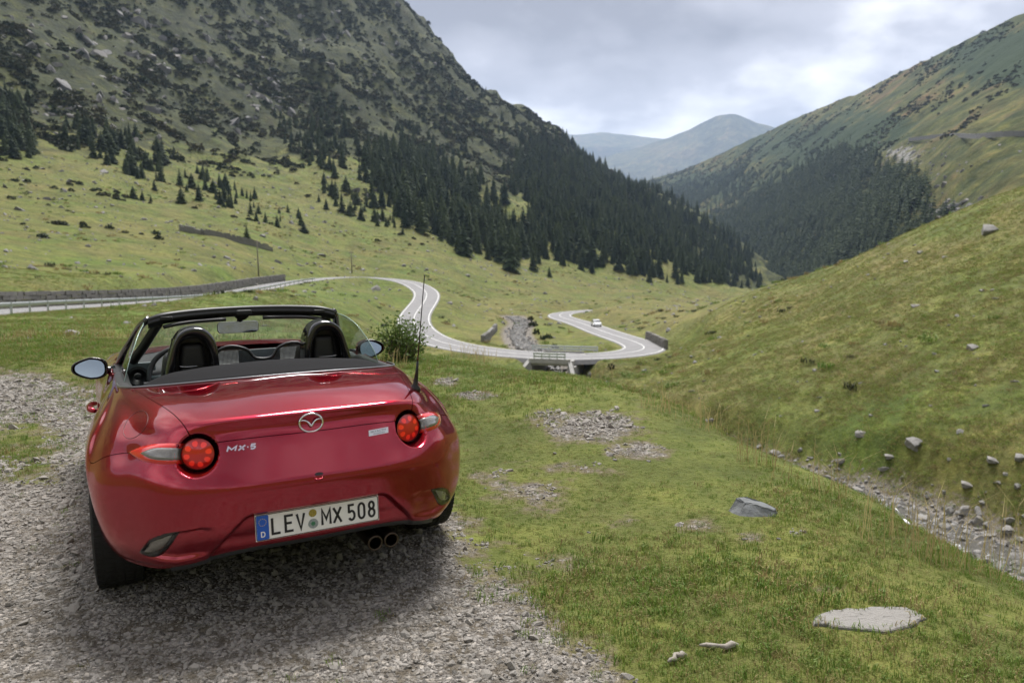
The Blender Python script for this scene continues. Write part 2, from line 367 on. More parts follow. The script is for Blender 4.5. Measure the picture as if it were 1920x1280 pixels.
# valley floor and the foot of the left mountain
for q in ((1120, 579, 215), (1100, 565, 262), (1200, 570, 250), (1300, 560, 330), (1000, 560, 250), (900, 585, 175), (930, 610, 150), (900, 560, 235), (900, 520, 285), (900, 490, 325),
          (1000, 500, 345), (1100, 505, 400), (1200, 520, 430), (1300, 532, 520), (1420, 547, 680), (1395, 510, 760), (870, 600, 160), (860, 625, 135),
          (700, 500, 250), (800, 510, 250), (600, 500, 228), (500, 495, 205), (640, 450, 290), (800, 450, 330)): cp(*q)
# left mountain
for q in ((1300, 470, 700), (1200, 440, 620), (1100, 420, 560), (1000, 400, 510), (900, 380, 480), (800, 350, 480), (700, 320, 480), (600, 380, 370), (600, 300, 480), (500, 420, 280),
          (400, 450, 215), (300, 500, 150), (150, 520, 118), (0, 530, 100), (0, 470, 150), (150, 440, 190), (0, 400, 220), (300, 400, 265), (150, 350, 280), (0, 300, 300), (300, 300, 380),
          (0, 180, 400), (200, 180, 470), (450, 180, 580), (0, 20, 520), (250, 20, 640), (500, 20, 760), (650, 160, 680), (780, 200, 740), (900, 280, 700), (1000, 320, 700), (1100, 370, 720),
          (1400, 492, 860), (1300, 417, 900), (1200, 362, 930), (1100, 302, 960), (1000, 228, 985), (900, 160, 985), (850, 105, 970), (800, 50, 955), (730, -8, 950), (600, -120, 1000), (300, -250, 900), (0, -300, 800), (-200, -200, 600), (-200, 200, 350), (-200, 450, 140)): cp(*q)
for px, z in ((1450, -120), (1300, -40), (1150, 40), (1000, 120), (850, 190), (650, 330), (300, 420), (0, 420)): ch(px, 1500, z); ch(px, 2600, z - 60)
for px in (1600, 1800, 1960): ch(px, 700, -60); ch(px, 1500, -90); ch(px, 2600, -90)
CP = np.array(CP)
KA = 2.2
_U = np.stack([CP[:, 0] * KA, np.log(CP[:, 1])], 1); _G = CP[:, 2] / CP[:, 1]
def _tps(r2): return .5 * r2 * np.log(r2 + 1e-12)
_n = len(CP); _K = _tps(((_U[:, None] - _U[None]) ** 2).sum(-1)) + np.eye(_n) * 4e-4
_A = np.zeros((_n + 3, _n + 3)); _A[:_n, :_n] = _K; _A[:_n, _n] = 1; _A[:_n, _n + 1:] = _U; _A[_n:, :_n] = _A[:_n, _n:].T
_W = np.linalg.solve(_A, np.concatenate([_G, np.zeros(3)]))
def base_z(az, d):
    u = np.stack([az * KA, np.log(d)], -1).reshape(-1, 2); o = np.empty(len(u))
    for i in range(0, len(u), 40000):
        q = u[i:i + 40000]; r2 = ((q[:, None] - _U[None]) ** 2).sum(-1)
        o[i:i + 40000] = _tps(r2) @ _W[:_n] + _W[_n] + q @ _W[_n + 1:]
    return o.reshape(az.shape) * d

# road and stream centre lines
ROADC = [(-260, 600, 52), (-120, 592, 62), (0, 583, 73), (150, 574, 88), (300, 565, 106), (420, 552, 132), (500, 537, 160), (560, 527, 186), (620, 521, 205), (690, 520, 216), (745, 525, 213),
         (785, 537, 202), (800, 553, 185), (791, 572, 168), (777, 594, 150), (781, 615, 136), (808, 634, 124), (855, 648, 113), (920, 658, 105), (1000, 665, 99.5), (1045, 667, 97.5), (1100, 667, 98), (1150, 664.5, 101),
         (1188, 660, 106), (1207, 653, 113), (1195, 643, 123), (1163, 632, 136), (1130, 621, 150), (1106, 612, 165), (1080, 603, 181), (1058, 596.5, 194), (1049, 591, 206), (1060, 586.5, 217), (1085, 583.5, 227), (1120, 581, 238)]
ROAD = spline([at(*q) for q in ROADC], 8)
STREAMC = [at(2080, 1130, 39), at(1990, 1088, 42), at(1900, 1044, 45), at(1800, 1003, 47.5), at(1700, 958, 50.5), at(1600, 922, 53.5), at(1500, 893, 56.5), at(1440, 875, 58.5)]
for px, d, z in ((1340, 63, -15.0), (1220, 70, -14.9), (1120, 79, -14.8), (1062, 89, -14.7), (1042, 97, -14.6)):
    a = azi(px); STREAMC.append(np.array([d * math.sin(a), d * math.cos(a), z]))
STREAMC += [at(1016, 661, 108.), at(990, 650, 119), at(975, 635, 132), at(970, 618, 148), at(978, 604, 165), at(960, 592, 182)]
for i in range(len(STREAMC) - 2, -1, -1): pass
STREAM = spline(STREAMC, 8)
def near_line(P, line, rmax):
    """distance to polyline, height of the line there, for the points P (n,2)"""
    best = np.full(len(P), 1e9); zz = np.zeros(len(P))
    a, b = line[:-1], line[1:]
    lo = line[:, :2].min(0) - rmax; hi = line[:, :2].max(0) + rmax
    ok = np.where(((P > lo) & (P < hi)).all(1))[0]; Q = P[ok]; bq = np.full(len(Q), 1e9); zq = np.zeros(len(Q))
    for p, q in zip(a, b):
        e_ = q[:2] - p[:2]; t = np.clip(((Q - p[:2]) @ e_) / max(e_ @ e_, 1e-9), 0, 1)
        dd = np.hypot(*(Q - p[:2] - t[:, None] * e_).T); m_ = dd < bq
        bq[m_] = dd[m_]; zq[m_] = (p[2] + t * (q[2] - p[2]))[m_]
    best[ok] = bq; zz[ok] = zq; return best, zz

_az_in = np.linspace(R_(-37.5), R_(37.5), 470)
AZ = np.concatenate([np.linspace(-math.pi, R_(-37.5), 46)[:-1], _az_in, np.linspace(R_(37.5), math.pi, 46)[1:]])
LR = [math.log(.35)]
while LR[-1] < math.log(2600):
    d = math.exp(LR[-1]); LR.append(LR[-1] + (.035 if d < 1.5 else .013 if d < 40 else .0065 if d < 260 else .010 if d < 1050 else .04))
LR = np.array(LR); DD = np.exp(LR)
_aa, _dd = np.meshgrid(AZ, DD)
TX, TY = _dd * np.sin(_aa), _dd * np.cos(_aa)
TZ = base_z(_aa, _dd)
# relief: tussocks, hummocks, gullies growing with distance
_fr = sst(14, 45, _dd)
TZ += .018 * fbm(TX * 1.7, TY * 1.7, 1, 4) * (1 - _fr) * sst(.5, 3, _dd)
TZ += _fr * (.22 * fbm(TX * .28, TY * .28, 5, 5, .6) + .7 * fbm(TX * .045, TY * .045, 9, 3) * sst(40, 120, _dd))
_mt = sst(230, 480, _dd)
_rg = 1 - np.abs(fbm(TX / 120 + .35 * TY / 120, TY / 260, 21, 5, .55)) * 2
TZ += _mt * (11 * fbm(TX / 70, TY / 70, 31, 7, .62) + 15 * (_rg - .4) + 5 * np.clip(fbm(TX / 26, TY / 26, 37, 5, .6) - .12, 0, 1) * 2) * np.clip(_dd / 700, .4, 1.3)
TZ += sst(120, 240, _dd) * 1.1 * fbm(TX / 14, TY / 14, 41, 4, .55)
# road bench and stream bed
_P2 = np.stack([TX.ravel(), TY.ravel()], 1)
_rd, _rz = near_line(_P2, ROAD, 16); _sd, _sz = near_line(_P2, STREAM, 9)
_rd, _rz, _sd, _sz = (q.reshape(TX.shape) for q in (_rd, _rz, _sd, _sz))
BR = at(1044, 668, 97.5)                                  # middle of the bridge
_bd = np.hypot(TX - BR[0], TY - BR[1])
_wr = (1 - sst(4.2, 11, _rd))
TZ = TZ * (1 - _wr) + (_rz - .12) * _wr
_ws = (1 - sst(1.6, 5.5, _sd)) * np.where(_bd < 9, 1, 1 - .999 * (1 - sst(3.5, 5., _rd)))
TZ = TZ * (1 - _ws) + np.minimum(TZ, _sz - .35) * _ws
# ground zones
_px, _py = to_px(np.stack([TX, TY, TZ], -1).reshape(-1, 3)); _px = _px.reshape(TX.shape); _py = _py.reshape(TX.shape)
def blob(cx, cy, rx, ry): return np.exp(-(((_px - cx) / rx) ** 2 + ((_py - cy) / ry) ** 2))
_front = np.cos(_aa) > .3
_edge_x = np.interp(_py, [690, 800, 960, 1000, 1080, 1180, 1280, 1700], [150, 300, 860, 890, 960, 1090, 1190, 1500])
GRAV = np.where(_front, 1 - sst(-230, 150, _px - _edge_x), .6)
GRAV = GRAV * np.where(_front, sst(640, 745, _py), 1)
GRAV = np.where((_dd > 20), 0, GRAV)
for q in ((1110, 800, 110, 36, .80), (1040, 785, 70, 18, .6), (1190, 845, 70, 20, .7), (890, 742, 45, 10, .8), (835, 715, 26, 10, .85), (990, 930, 110, 34, .55), (1150, 975, 60, 14, .45), (930, 890, 60, 26, .5), (1080, 880, 90, 22, .5), (1400, 1012, 50, 16, .5), (1500, 1000, 40, 12, .45), (1300, 985, 60, 14, .42), (1010, 1060, 90, 40, .42), (1560, 1105, 50, 14, .42), (70, 715, 120, 14, .3)):
    GRAV = np.maximum(GRAV, np.where(_front & (_dd < 20), q[4] * blob(*q[:4]), 0))
GRAV = GRAV - np.where(_front & (_dd < 20), .75 * blob(40, 830, 110, 55) + .35 * blob(60, 900, 110, 40), 0)
GRAV = np.clip(GRAV, 0, 1)
GRAV = np.maximum(GRAV, .9 * (1 - sst(1.5, 4.5, _sd)))
SCRUB = np.where(_front, sst(420, 640, _dd) * .62 + .35 * sst(250, 420, _dd) * sst(430, 300, _py) , .3 * sst(100, 300, _dd))
SCRUB += np.where(_front, .45 * sst(330, 180, _py) * (_dd > 180), 0) - np.where(_front & (_dd > 250), .5 * blob(330, 40, 120, 40) + .3 * blob(430, 100, 60, 50), 0)
SCRUB = np.clip(SCRUB, 0, 1) * (_dd > 150)
ROCKM = np.where(_front & (_dd > 150), .12 + .28 * blob(520, 190, 60, 50) + .26 * blob(280, 90, 160, 70) + .2 * blob(150, 230, 130, 30) + .18 * blob(30, 360, 120, 40) + .22 * blob(900, 500, 300, 25) + .12 * blob(400, 430, 300, 40), .1)
ROCKM = np.maximum(ROCKM, .5 * (1 - sst(2., 5., _sd)) * (_dd > 15))
DRY = np.clip(.25 + .5 * fbm(TX / 9, TY / 9, 51, 3) + .5 * np.where(_front, blob(1300, 590, 260, 30) + blob(1650, 480, 260, 35) + .8 * blob(930, 610, 60, 50) + .6 * blob(1230, 760, 120, 40), 0), 0, 1) * (_dd > 1)
LUSH = np.clip(.35 + .9 * fbm(TX / 5, TY / 5, 61, 3) + np.where(_front, .7 * blob(400, 600, 420, 40) + .5 * blob(300, 520, 350, 30) + .5 * blob(650, 545, 130, 30) + .4 * blob(1850, 560, 200, 120), 0), 0, 1)
DRY = np.where((_dd < 14), DRY * .6, DRY); LUSH = np.where(_dd < 14, np.clip(LUSH + .12, 0, 1), LUSH)
nr, nc = TX.shape
_V = np.stack([TX, TY, TZ], -1).reshape(-1, 3)
_V = np.concatenate([_V, [[0, 0, 0.0]]]); _Q = gridq(nr, nc)
me = npmesh('terrain', _V, _Q)
bm = bmesh.new(); bm.from_mesh(me); bm.verts.ensure_lookup_table()
cv = bm.verts[nr * nc]
for j in range(nc - 1): bm.faces.new((bm.verts[j + 1], bm.verts[j], cv))
for f_ in bm.faces: f_.smooth = True
bm.to_mesh(me); bm.free()
for nme, arr in (('gravel', GRAV), ('scrub', SCRUB), ('rock', ROCKM), ('dry', DRY), ('lush', LUSH), ('far', sst(30, 200, _dd) * .9)):
    a = me.attributes.new(nme, 'FLOAT', 'POINT'); a.data.foreach_set('value', np.append(arr.ravel(), 0.5).astype(np.float32))
terrain = link('terrain', me, mat=M_TERR); tag(terrain, 'grassy mountain valley ground with gravel pull-out and steep left mountain', 'ground', kind='structure')
# flip so that normals look up
if me.polygons[nr * nc // 2].normal.z < 0: me.flip_normals()

def gz(x, y):
    """terrain height at world points"""
    x, y = np.asarray(x, float), np.asarray(y, float)
    a, l = np.arctan2(x, y), np.log(np.maximum(np.hypot(x, y), .36))
    j = np.clip(np.searchsorted(AZ, a) - 1, 0, nc - 2); i = np.clip(np.searchsorted(LR, l) - 1, 0, nr - 2)
    ta = (a - AZ[j]) / (AZ[j + 1] - AZ[j]); tl = np.clip((l - LR[i]) / (LR[i + 1] - LR[i]), 0, 1)
    return (TZ[i, j] * (1 - ta) + TZ[i, j + 1] * ta) * (1 - tl) + (TZ[i + 1, j] * (1 - ta) + TZ[i + 1, j + 1] * ta) * tl
def zone(A, x, y):
    a, l = np.arctan2(x, y), np.log(np.maximum(np.hypot(x, y), .36))
    j = np.clip(np.searchsorted(AZ, a) - 1, 0, nc - 2); i = np.clip(np.searchsorted(LR, l) - 1, 0, nr - 2)
    return A[i, j]
def ground_at(px, py, dmin=.5):
    """first point of the terrain on a pixel's sight line"""
    v = ray(px, py); a = math.atan2(v[0], v[1]); te = v[2] / math.hypot(v[0], v[1])
    z = gz(DD * math.sin(a), DD * math.cos(a)); h = np.where((z >= CAMH + te * DD) & (DD > dmin))[0]
    i = h[0] if len(h) else len(DD) - 2
    d = DD[i]
    if i > 0:
        a0 = z[i - 1] - (CAMH + te * DD[i - 1]); a1 = z[i] - (CAMH + te * DD[i]); d = DD[i - 1] + (DD[i] - DD[i - 1]) * (0 if a1 == a0 else min(max(-a0 / (a1 - a0), 0), 1))
    return np.array([d * math.sin(a), d * math.cos(a), CAMH + te * d]), d

# ------------------------------------------------------------------ right mountain and far ridges: sheets of their own
def sheet(name, cols, mat, label, rough, seed, zones=None, nu=220, nv=150, back=500, amp=1.0):
    """cols: list of (pixel x, [(pixel y, range), ...] from foot to crest)"""
    k = len(cols[0][1]); xs = np.array([c[0] for c in cols], float)
    tab = np.array([c[1] for c in cols], float)              # ncol, k, 2
    U = np.linspace(xs[0], xs[-1], nu); tt = np.linspace(0, k - 1, nv)
    rowc = np.empty((nu, k, 2))
    for i in range(k):
        for c in range(2): rowc[:, i, c] = (lambda q: np.interp(U, q[:, 0], q[:, 1]))(spline(np.stack([xs, tab[:, i, c]], 1), 24))
    i0 = np.clip(np.floor(tt).astype(int), 0, k - 2); f = (tt - i0)[None, :]
    PY = rowc[:, i0, 0] * (1 - f) + rowc[:, i0 + 1, 0] * f; D = rowc[:, i0, 1] * (1 - f) + rowc[:, i0 + 1, 1] * f
    PX = np.repeat(U[:, None], nv, 1)
    v = (PX - 960)[..., None] / FPX * CR + (640 - PY)[..., None] / FPX * CU + CF
    P = CAM + v * (D / np.hypot(v[..., 0], v[..., 1]))[..., None]
    nz = fbm(P[..., 0] / rough, P[..., 1] / rough, seed, 6, .55); rgd = 1 - 2 * np.abs(fbm(P[..., 0] / rough / 1.7 + 3, P[..., 1] / rough / 3, seed + 9, 5, .5))
    tv = (tt / (k - 1))[None, :]
    P[..., 2] += amp * rough * (.055 * nz + .05 * (rgd - .5)) * (.35 + .65 * np.sin(np.clip(tv, 0, 1) * math.pi)) + rough * .012 * fbm(P[..., 0] / rough * 6, P[..., 1] / rough * 6, seed + 3, 4)
    B = P[:, -1].copy(); dirn = B[:, :2] / np.linalg.norm(B[:, :2], axis=1)[:, None]
    rows = [P]
    for s_ in (.15, .5, 1.):
        q = B.copy(); q[:, :2] += dirn * back * s_; q[:, 2] -= back * s_ * .45; rows.append(q[:, None])
    P = np.concatenate(rows, 1); n2 = P.shape[1]
    me = npmesh(name, P.reshape(-1, 3), gridq(nu, n2))
    if me.polygons[nu * n2 // 2].normal.z < 0: me.flip_normals()
    qx, qy = to_px(P.reshape(-1, 3)); z = zones(qx, qy) if zones else {}
    for nme in ('scrub', 'rock'):
        a = me.attributes.new(nme, 'FLOAT', 'POINT'); a.data.foreach_set('value', np.asarray(z.get(nme, np.zeros(len(qx))), np.float32))
    o = link(name, me, mat=mat, smooth=True); tag(o, label, 'mountain', kind='structure')
    return o, P[:, :nv], PX, PY
def gblob(px, py, cx, cy, rx, ry): return np.exp(-(((px - cx) / rx) ** 2 + ((py - cy) / ry) ** 2))
def zr(px, py):
    s_ = .30 + .55 * gblob(px, py, 1900, 110, 140, 60) + .35 * gblob(px, py, 1500, 270, 160, 40) + .3 * gblob(px, py, 1560, 330, 90, 60) + .4 * gblob(px, py, 1330, 345, 120, 30) + .3 * gblob(px, py, 1650, 230, 90, 40)
    s_ -= .4 * gblob(px, py, 1800, 360, 130, 60) + .3 * gblob(px, py, 1850, 200, 120, 30)
    r_ = .18 + .45 * gblob(px, py, 1690, 290, 60, 30) + .3 * gblob(px, py, 1830, 258, 120, 7) + .3 * gblob(px, py, 1790, 385, 40, 18) + .2 * gblob(px, py, 1480, 230, 140, 40)
    return {'scrub': np.clip(s_, 0, 1), 'rock': r_}
rmtn, RP, RPX, RPY = sheet('right_mountain', [
    (1120, [(640, 1500), (520, 1700), (440, 2100), (390, 2500), (360, 2700), (352, 2900)]),
    (1200, [(620, 1250), (500, 1450), (420, 1800), (370, 2200), (350, 2500), (342, 2750)]),
    (1320, [(610, 900), (520, 1050), (440, 1350), (380, 1800), (330, 2150), (303, 2450)]),
    (1440, [(600, 700), (520, 850), (430, 1100), (340, 1500), (280, 1850), (245, 2150)]),
    (1560, [(590, 560), (510, 680), (410, 880), (310, 1200), (235, 1550), (195, 1850)]),
    (1680, [(570, 450), (470, 560), (380, 720), (290, 950), (195, 1300), (138, 1600)]),
    (1800, [(540, 360), (430, 460), (340, 600), (255, 780), (150, 1150), (80, 1420)]),
    (1920, [(500, 300), (390, 390), (310, 500), (250, 640), (110, 1000), (24, 1300)]),
    (2060, [(470, 270), (370, 350), (290, 450), (230, 570), (60, 900), (-40, 1200)])], M_MTN,
    'long grassy mountain flank with spruce forest on the valley\'s right side', 130., 71, zr, 360, 240, amp=1.9)
far1, *_ = sheet('far_mountain', [
    (1060, [(560, 5796), (430, 6485), (350, 7037), (318, 7451)]), (1160, [(540, 5520), (420, 6347), (330, 7037), (290, 7589)]), (1240, [(530, 5382), (400, 6209), (310, 7037), (264, 7589)]),
    (1310, [(520, 5382), (390, 6209), (290, 7037), (234, 7451)]), (1375, [(520, 5244), (380, 6071), (270, 6899), (216, 7313)]), (1410, [(520, 5244), (380, 6071), (280, 6899), (227, 7313)]),
    (1480, [(520, 5106), (400, 5933), (300, 6761), (248, 7175)]), (1600, [(520, 5106), (420, 5933), (350, 6761), (320, 7175)])], M_FAR, 'hazy blue peak closing the valley', 520., 81, None, 220, 140, 1500, amp=2.2)
far2, *_ = sheet('distant_ridge', [
    (930, [(520, 7727), (400, 8280), (290, 8970), (262, 9522)]), (1040, [(520, 7727), (390, 8280), (275, 8970), (251, 9522)]), (1090, [(520, 7727), (390, 8280), (272, 8970), (252, 9522)]), (1130, [(520, 7727), (390, 8280), (270, 8970), (248, 9522)]),
    (1180, [(520, 7727), (390, 8280), (275, 8970), (252, 9522)]), (1260, [(520, 7727), (390, 8280), (285, 8970), (262, 9522)]), (1400, [(520, 7727), (400, 8280), (310, 8970), (290, 9522)])], M_FAR, 'pale blue distant ridge behind the hazy peak', 700., 91, None, 120, 60, 1500)
# ------------------------------------------------------------------ road, stream, walls, bridge
def offset_line(line, o, dz=0.0):
    t = np.gradient(line[:, :2], axis=0); t /= np.linalg.norm(t, axis=1)[:, None]
    n = np.stack([t[:, 1], -t[:, 0]], 1); q = line.copy(); q[:, :2] += n * o; q[:, 2] += dz; return q
def ribbon(name, line, offs, mat, label=None, cat=None, kind=None, parent=None):
    """offs: list of (sideways offset, height offset) across the strip"""
    rows = np.stack([offset_line(line, o, z) for o, z in offs], 1)
    me = npmesh(name, rows.reshape(-1, 3), gridq(len(line), len(offs)))
    if sum(p.normal.z for p in me.polygons) < 0: me.flip_normals()
    o = link(name, me, parent, mat, smooth=False)
    if label: tag(o, label, cat, kind=kind)
    return o
ROADF = spline(ROAD[::2], 6)
road = ribbon('road', ROADF, [(-3.6, -.6), (-3.25, -.06), (-3.1, 0), (0, .05), (3.1, 0), (3.25, -.06), (3.6, -.6)], M_ASPH, 'grey asphalt mountain road winding in S-bends across the valley', 'road', 'structure')
for o_ in (-2.85, 2.85): tag(ribbon('edge_line', ROADF, [(o_ - .085, .016), (o_ + .085, .016)], M_PAINT, parent=road))
ribbon('centre_line', ROADF, [(-.08, .064), (.08, .064)], M_PAINT, parent=road)
stream = ribbon('stream', STREAM, [(-1.3, -.16), (-.6, -.13), (0, -.11), (.6, -.13), (1.3, -.16)], M_WATER, 'shallow mountain stream running over stones at the foot of the hillside', 'stream', 'structure')

def block_mesh(path, h, course, ln, th, seed, ragged=0.0):
    """courses of uneven blocks along a path of ground points"""
    rg = np.random.default_rng(seed); path = np.asarray(path, float); seg = np.linalg.norm(np.diff(path, axis=0), axis=1); s_ = np.concatenate([[0], np.cumsum(seg)])
    def pt(s): return np.array([np.interp(s, s_, path[:, k]) for k in range(3)])
    V, F = [], []; n = int(round(h / course))
    for r in range(n):
        s = -rg.random() * ln
        while s < s_[-1]:
            l = ln * rg.uniform(.55, 1.5); a, b = pt(max(s, 0) + .02), pt(min(s + l, s_[-1]) - .02); s += l
            if r == n - 1 and rg.random() < ragged: continue
            t = b - a
            if np.linalg.norm(t[:2]) < .08: continue
            nn = np.array([t[1], -t[0], 0]); nn /= np.linalg.norm(nn); o = rg.uniform(-.06, .06); z0, z1 = r * course - (.5 if r == 0 else 0), (r + 1) * course - .02 + rg.uniform(-.04, .03)
            i = len(V)
            for zq in (z0, z1):
                for p_, sg in ((a, 1), (b, 1), (b, -1), (a, -1)):
                    V.append(p_ + nn * (sg * th / 2 + (o if sg > 0 else 0)) + np.array([0, 0, zq + rg.uniform(-.02, .02)]))
            F += [(i, i + 1, i + 5, i + 4), (i + 1, i + 2, i + 6, i + 5), (i + 2, i + 3, i + 7, i + 6), (i + 3, i, i + 4, i + 7), (i + 4, i + 5, i + 6, i + 7)]
    return mesh('masonry', V, F)
_rl = ROAD[np.arctan2(ROAD[:, 0], ROAD[:, 1]) < azi(572)]; _rl = _rl[: int(np.argmax(np.hypot(_rl[:, 0], _rl[:, 1])) + 1)]
def side_of(line, o):                      # the side away from the viewer
    a, b = offset_line(line, o), offset_line(line, -o)
    return (a, b) if np.hypot(a[:, 0], a[:, 1]).mean() > np.hypot(b[:, 0], b[:, 1]).mean() else (b, a)
farside, nearside = side_of(_rl, 4.3)
wall = link('retaining_wall', block_mesh(farside, 1.6, .40, .9, .6, 3, .0), mat=M_WALL); tag(wall, 'long grey stone retaining wall along the uphill side of the road', 'wall')
_, near2 = side_of(_rl, 3.7)
gr = empty('guardrail', near2[0]); tag(gr, 'pale steel guardrail on posts along the downhill edge of the road', 'guardrail')
pl = near2 - near2[0]; pl[:, 2] = near2[:, 2] - near2[0][2]
s_ = np.concatenate([[0], np.cumsum(np.linalg.norm(np.diff(pl, axis=0), axis=1))])
def rs(step):
    t = np.arange(0, s_[-1], step); return np.stack([np.interp(t, s_, pl[:, k]) for k in range(3)], 1)
beam = offset_line(rs(3), 0, 0)
prof = [(-.03, .44), (.05, .50), (-.01, .59), (.05, .68), (-.03, .74)]
rows = np.stack([offset_line(beam, o, z) for o, z in prof], 1); me = npmesh('rail_beam', rows.reshape(-1, 3), gridq(len(beam), len(prof))); link('rail_beam', me, gr, M_GALV)
V, F = box(-.06, .06, -.05, .05, -.4, .76); pm = mesh('post', V, F)
for p_ in rs(4.2)[:60]:
    o = link('post', pm, gr, M_GALV); o.location = p_

# bridge over the stream
_i = int(np.argmin(np.hypot(ROADF[:, 0] - BR[0], ROADF[:, 1] - BR[1]))); bt = ROADF[_i + 3] - ROADF[_i - 3]; bang = math.atan2(bt[1], bt[0])
if math.cos(bang) < 0: bang += math.pi
bz = ROADF[_i][2]
br = empty('road_bridge', (ROADF[_i][0], ROADF[_i][1], bz), bang); tag(br, 'small concrete road bridge with pale railings over the stream', 'bridge')
def part(name, vf, parent, mat, bev=0., smooth=None, seg=2):
    me = mesh(name, *vf)
    if bev: bevel(me, bev, seg)
    return link(name, me, parent, mat, smooth)
part('deck', box(-3.0, 3.0, -3.75, 3.75, -.75, -.06), br, M_CONC, .03)
part('edge_beam', box(-2.7, 2.7, -4.1, -3.76, -.45, .16), br, M_CONC, .03)
part('edge_beam', box(-2.7, 2.7, 3.76, 4.1, -.45, .16), br, M_CONC, .03)
for sx in (-1, 1):
    x0, x1 = sorted((sx * 2.35, sx * 3.3))
    part('abutment', box(x0, x1, -4.0, 4.0, -4.2, -.76), br, M_CONC, .03)
    xa = sx * 2.4; V = [(xa, -4.0, -4.2), (xa + sx * .5, -4.0, -4.2), (xa + sx * .5, -4.0, -.1), (xa, -4.0, -.1), (xa + sx * 1.6, -7.5, -4.4), (xa + sx * 2.1, -7.5, -4.4), (xa + sx * 2.1, -7.5, -2.6), (xa + sx * 1.6, -7.5, -2.6)]
    part('wing_wall', (V, [(0, 1, 2, 3), (4, 7, 6, 5), (0, 3, 7, 4), (1, 5, 6, 2), (3, 2, 6, 7), (0, 4, 5, 1)]), br, M_CONC)
for sy, hw in ((-3.93, 2.1), (3.93, 4.6)):
    rl_ = join(*[box(-hw, hw, sy - .05, sy + .05, z, z + .22) for z in (.30, .66)]); part('railing', rl_, br, M_GALV)
    for k in range(5):
        x = -hw + .1 + k * (2 * hw - .2) / 4; part('railing_post', box(x - .06, x + .06, sy - .04, sy + .04, .17, .9), br, M_GALV)

def wall_thing(pts, h, lab, seed, course=.3, ln=.6, th=.5, mat=M_WALL):
    P = [ground_at(*q)[0] for q in pts]; o = link('stone_wall', block_mesh(P, h, course, ln, th, seed, .3), mat=mat); tag(o, lab, 'wall'); return o
wall_thing([(338, 432), (380, 440), (430, 449), (475, 460), (512, 471)], 1.5, 'old dry stone wall crossing the grassy slope above the road', 5, .4, .8, .9, M_ROCK)
wall_thing([(1213, 636), (1232, 646), (1249, 655)], 1.6, 'short stone wall in the bank beside the hairpin bend', 6, .3, .6, .6)
wall_thing([(905, 642), (918, 632), (930, 618)], 1.3, 'ruined stone wall in the dry grass near the stream', 8, .3, .6, .6, M_ROCK)

# utility poles
def pole(px, py, h, lab):
    g, d = ground_at(px, py); o = empty('utility_pole', g); tag(o, lab, 'pole')
    link('mast', mesh('mast', *tube([(0, 0, -.5), (0, 0, h * .5), (0, 0, h)], [.17, .14, .10], 8)), o, M_WOOD, True)
    part('crossarm', box(-.75, .75, -.05, .05, h - .75, h - .6), o, M_WOOD)
    im = mesh('insulator', *tube([(0, 0, 0), (0, 0, .1), (0, 0, .2)], [.05, .07, .03], 6))
    for x in (-.65, 0, .65):
        q = link('insulator', im, o, M_CONC); q.location = (x, 0, h - .6)
pole(485, 517, 8.2, 'grey wooden utility pole standing behind the retaining wall')
pole(660, 512, 6.8, 'thin wooden utility pole on the slope behind the top of the bend')
# marker board near the road
g, d = ground_at(720, 616); mb = empty('marker_board', g, -azi(720)); tag(mb, 'small dark board on two low posts in the grass by the bend', 'sign')
part('board', box(-.55, .55, -.03, .03, .35, .85), mb, plain('dark_board', (.03, .035, .03), .6), .01)
for x in (-.4, .4): part('post', box(x - .04, x + .04, .03, .1, -.2, .8), mb, M_WOOD)
# ------------------------------------------------------------------ rocks
def rock_mesh(seed, sub=2, flat=.7, cut=14, mat=None):
    rg = random.Random(seed); bm = bmesh.new(); bmesh.ops.create_icosphere(bm, subdivisions=sub, radius=1)
    pl = []
    for _ in range(cut):
        n = Vector((rg.uniform(-1, 1), rg.uniform(-1, 1), rg.uniform(-.6, 1))).normalized(); pl.append((n, rg.uniform(.30, .72)))
    for v in bm.verts:
        for n, k in pl:
            e_ = v.co.dot(n) - k
            if e_ > 0: v.co -= n * e_ * .97
        q = v.co * 2.3; h = math.sin(q.x * 2.1 + seed) * math.sin(q.y * 2.7 + 1.3 * seed) * math.sin(q.z * 2.4 + .7 * seed)
        v.co *= 1 + .06 * h + rg.uniform(-.035, .035)
        v.co.z *= flat
    me = bpy.data.meshes.new('rock'); bm.to_mesh(me); bm.free(); me.materials.append(mat or M_ROCK); return me
ROCKS = [rock_mesh(s, 3, f) for s, f in ((1, .75), (2, .6), (3, .85), (4, .65), (5, .55), (6, .8))]
def rock(px, py, wpx, lab, cat='rock', group=None, name='rock', hgt=1.0, mat=None, k=None, dmin=8):
    g, d = ground_at(px, py, dmin); wd = wpx / FPX * np.linalg.norm(g - CAM) * .5
    me = ROCKS[k if k is not None else random.randrange(6)]
    o = link(name, me); o.location = (g[0], g[1], g[2] + wd * .02 * hgt)
    o.scale = (wd * 1.05, wd * random.uniform(.65, 1.0), wd * .62 * hgt); o.rotation_euler = (random.uniform(-.2, .2), random.uniform(-.2, .2), random.uniform(-.5, .5))
    tag(o, lab, cat, group); return o
HG = 'grey boulders lying on the right hillside'
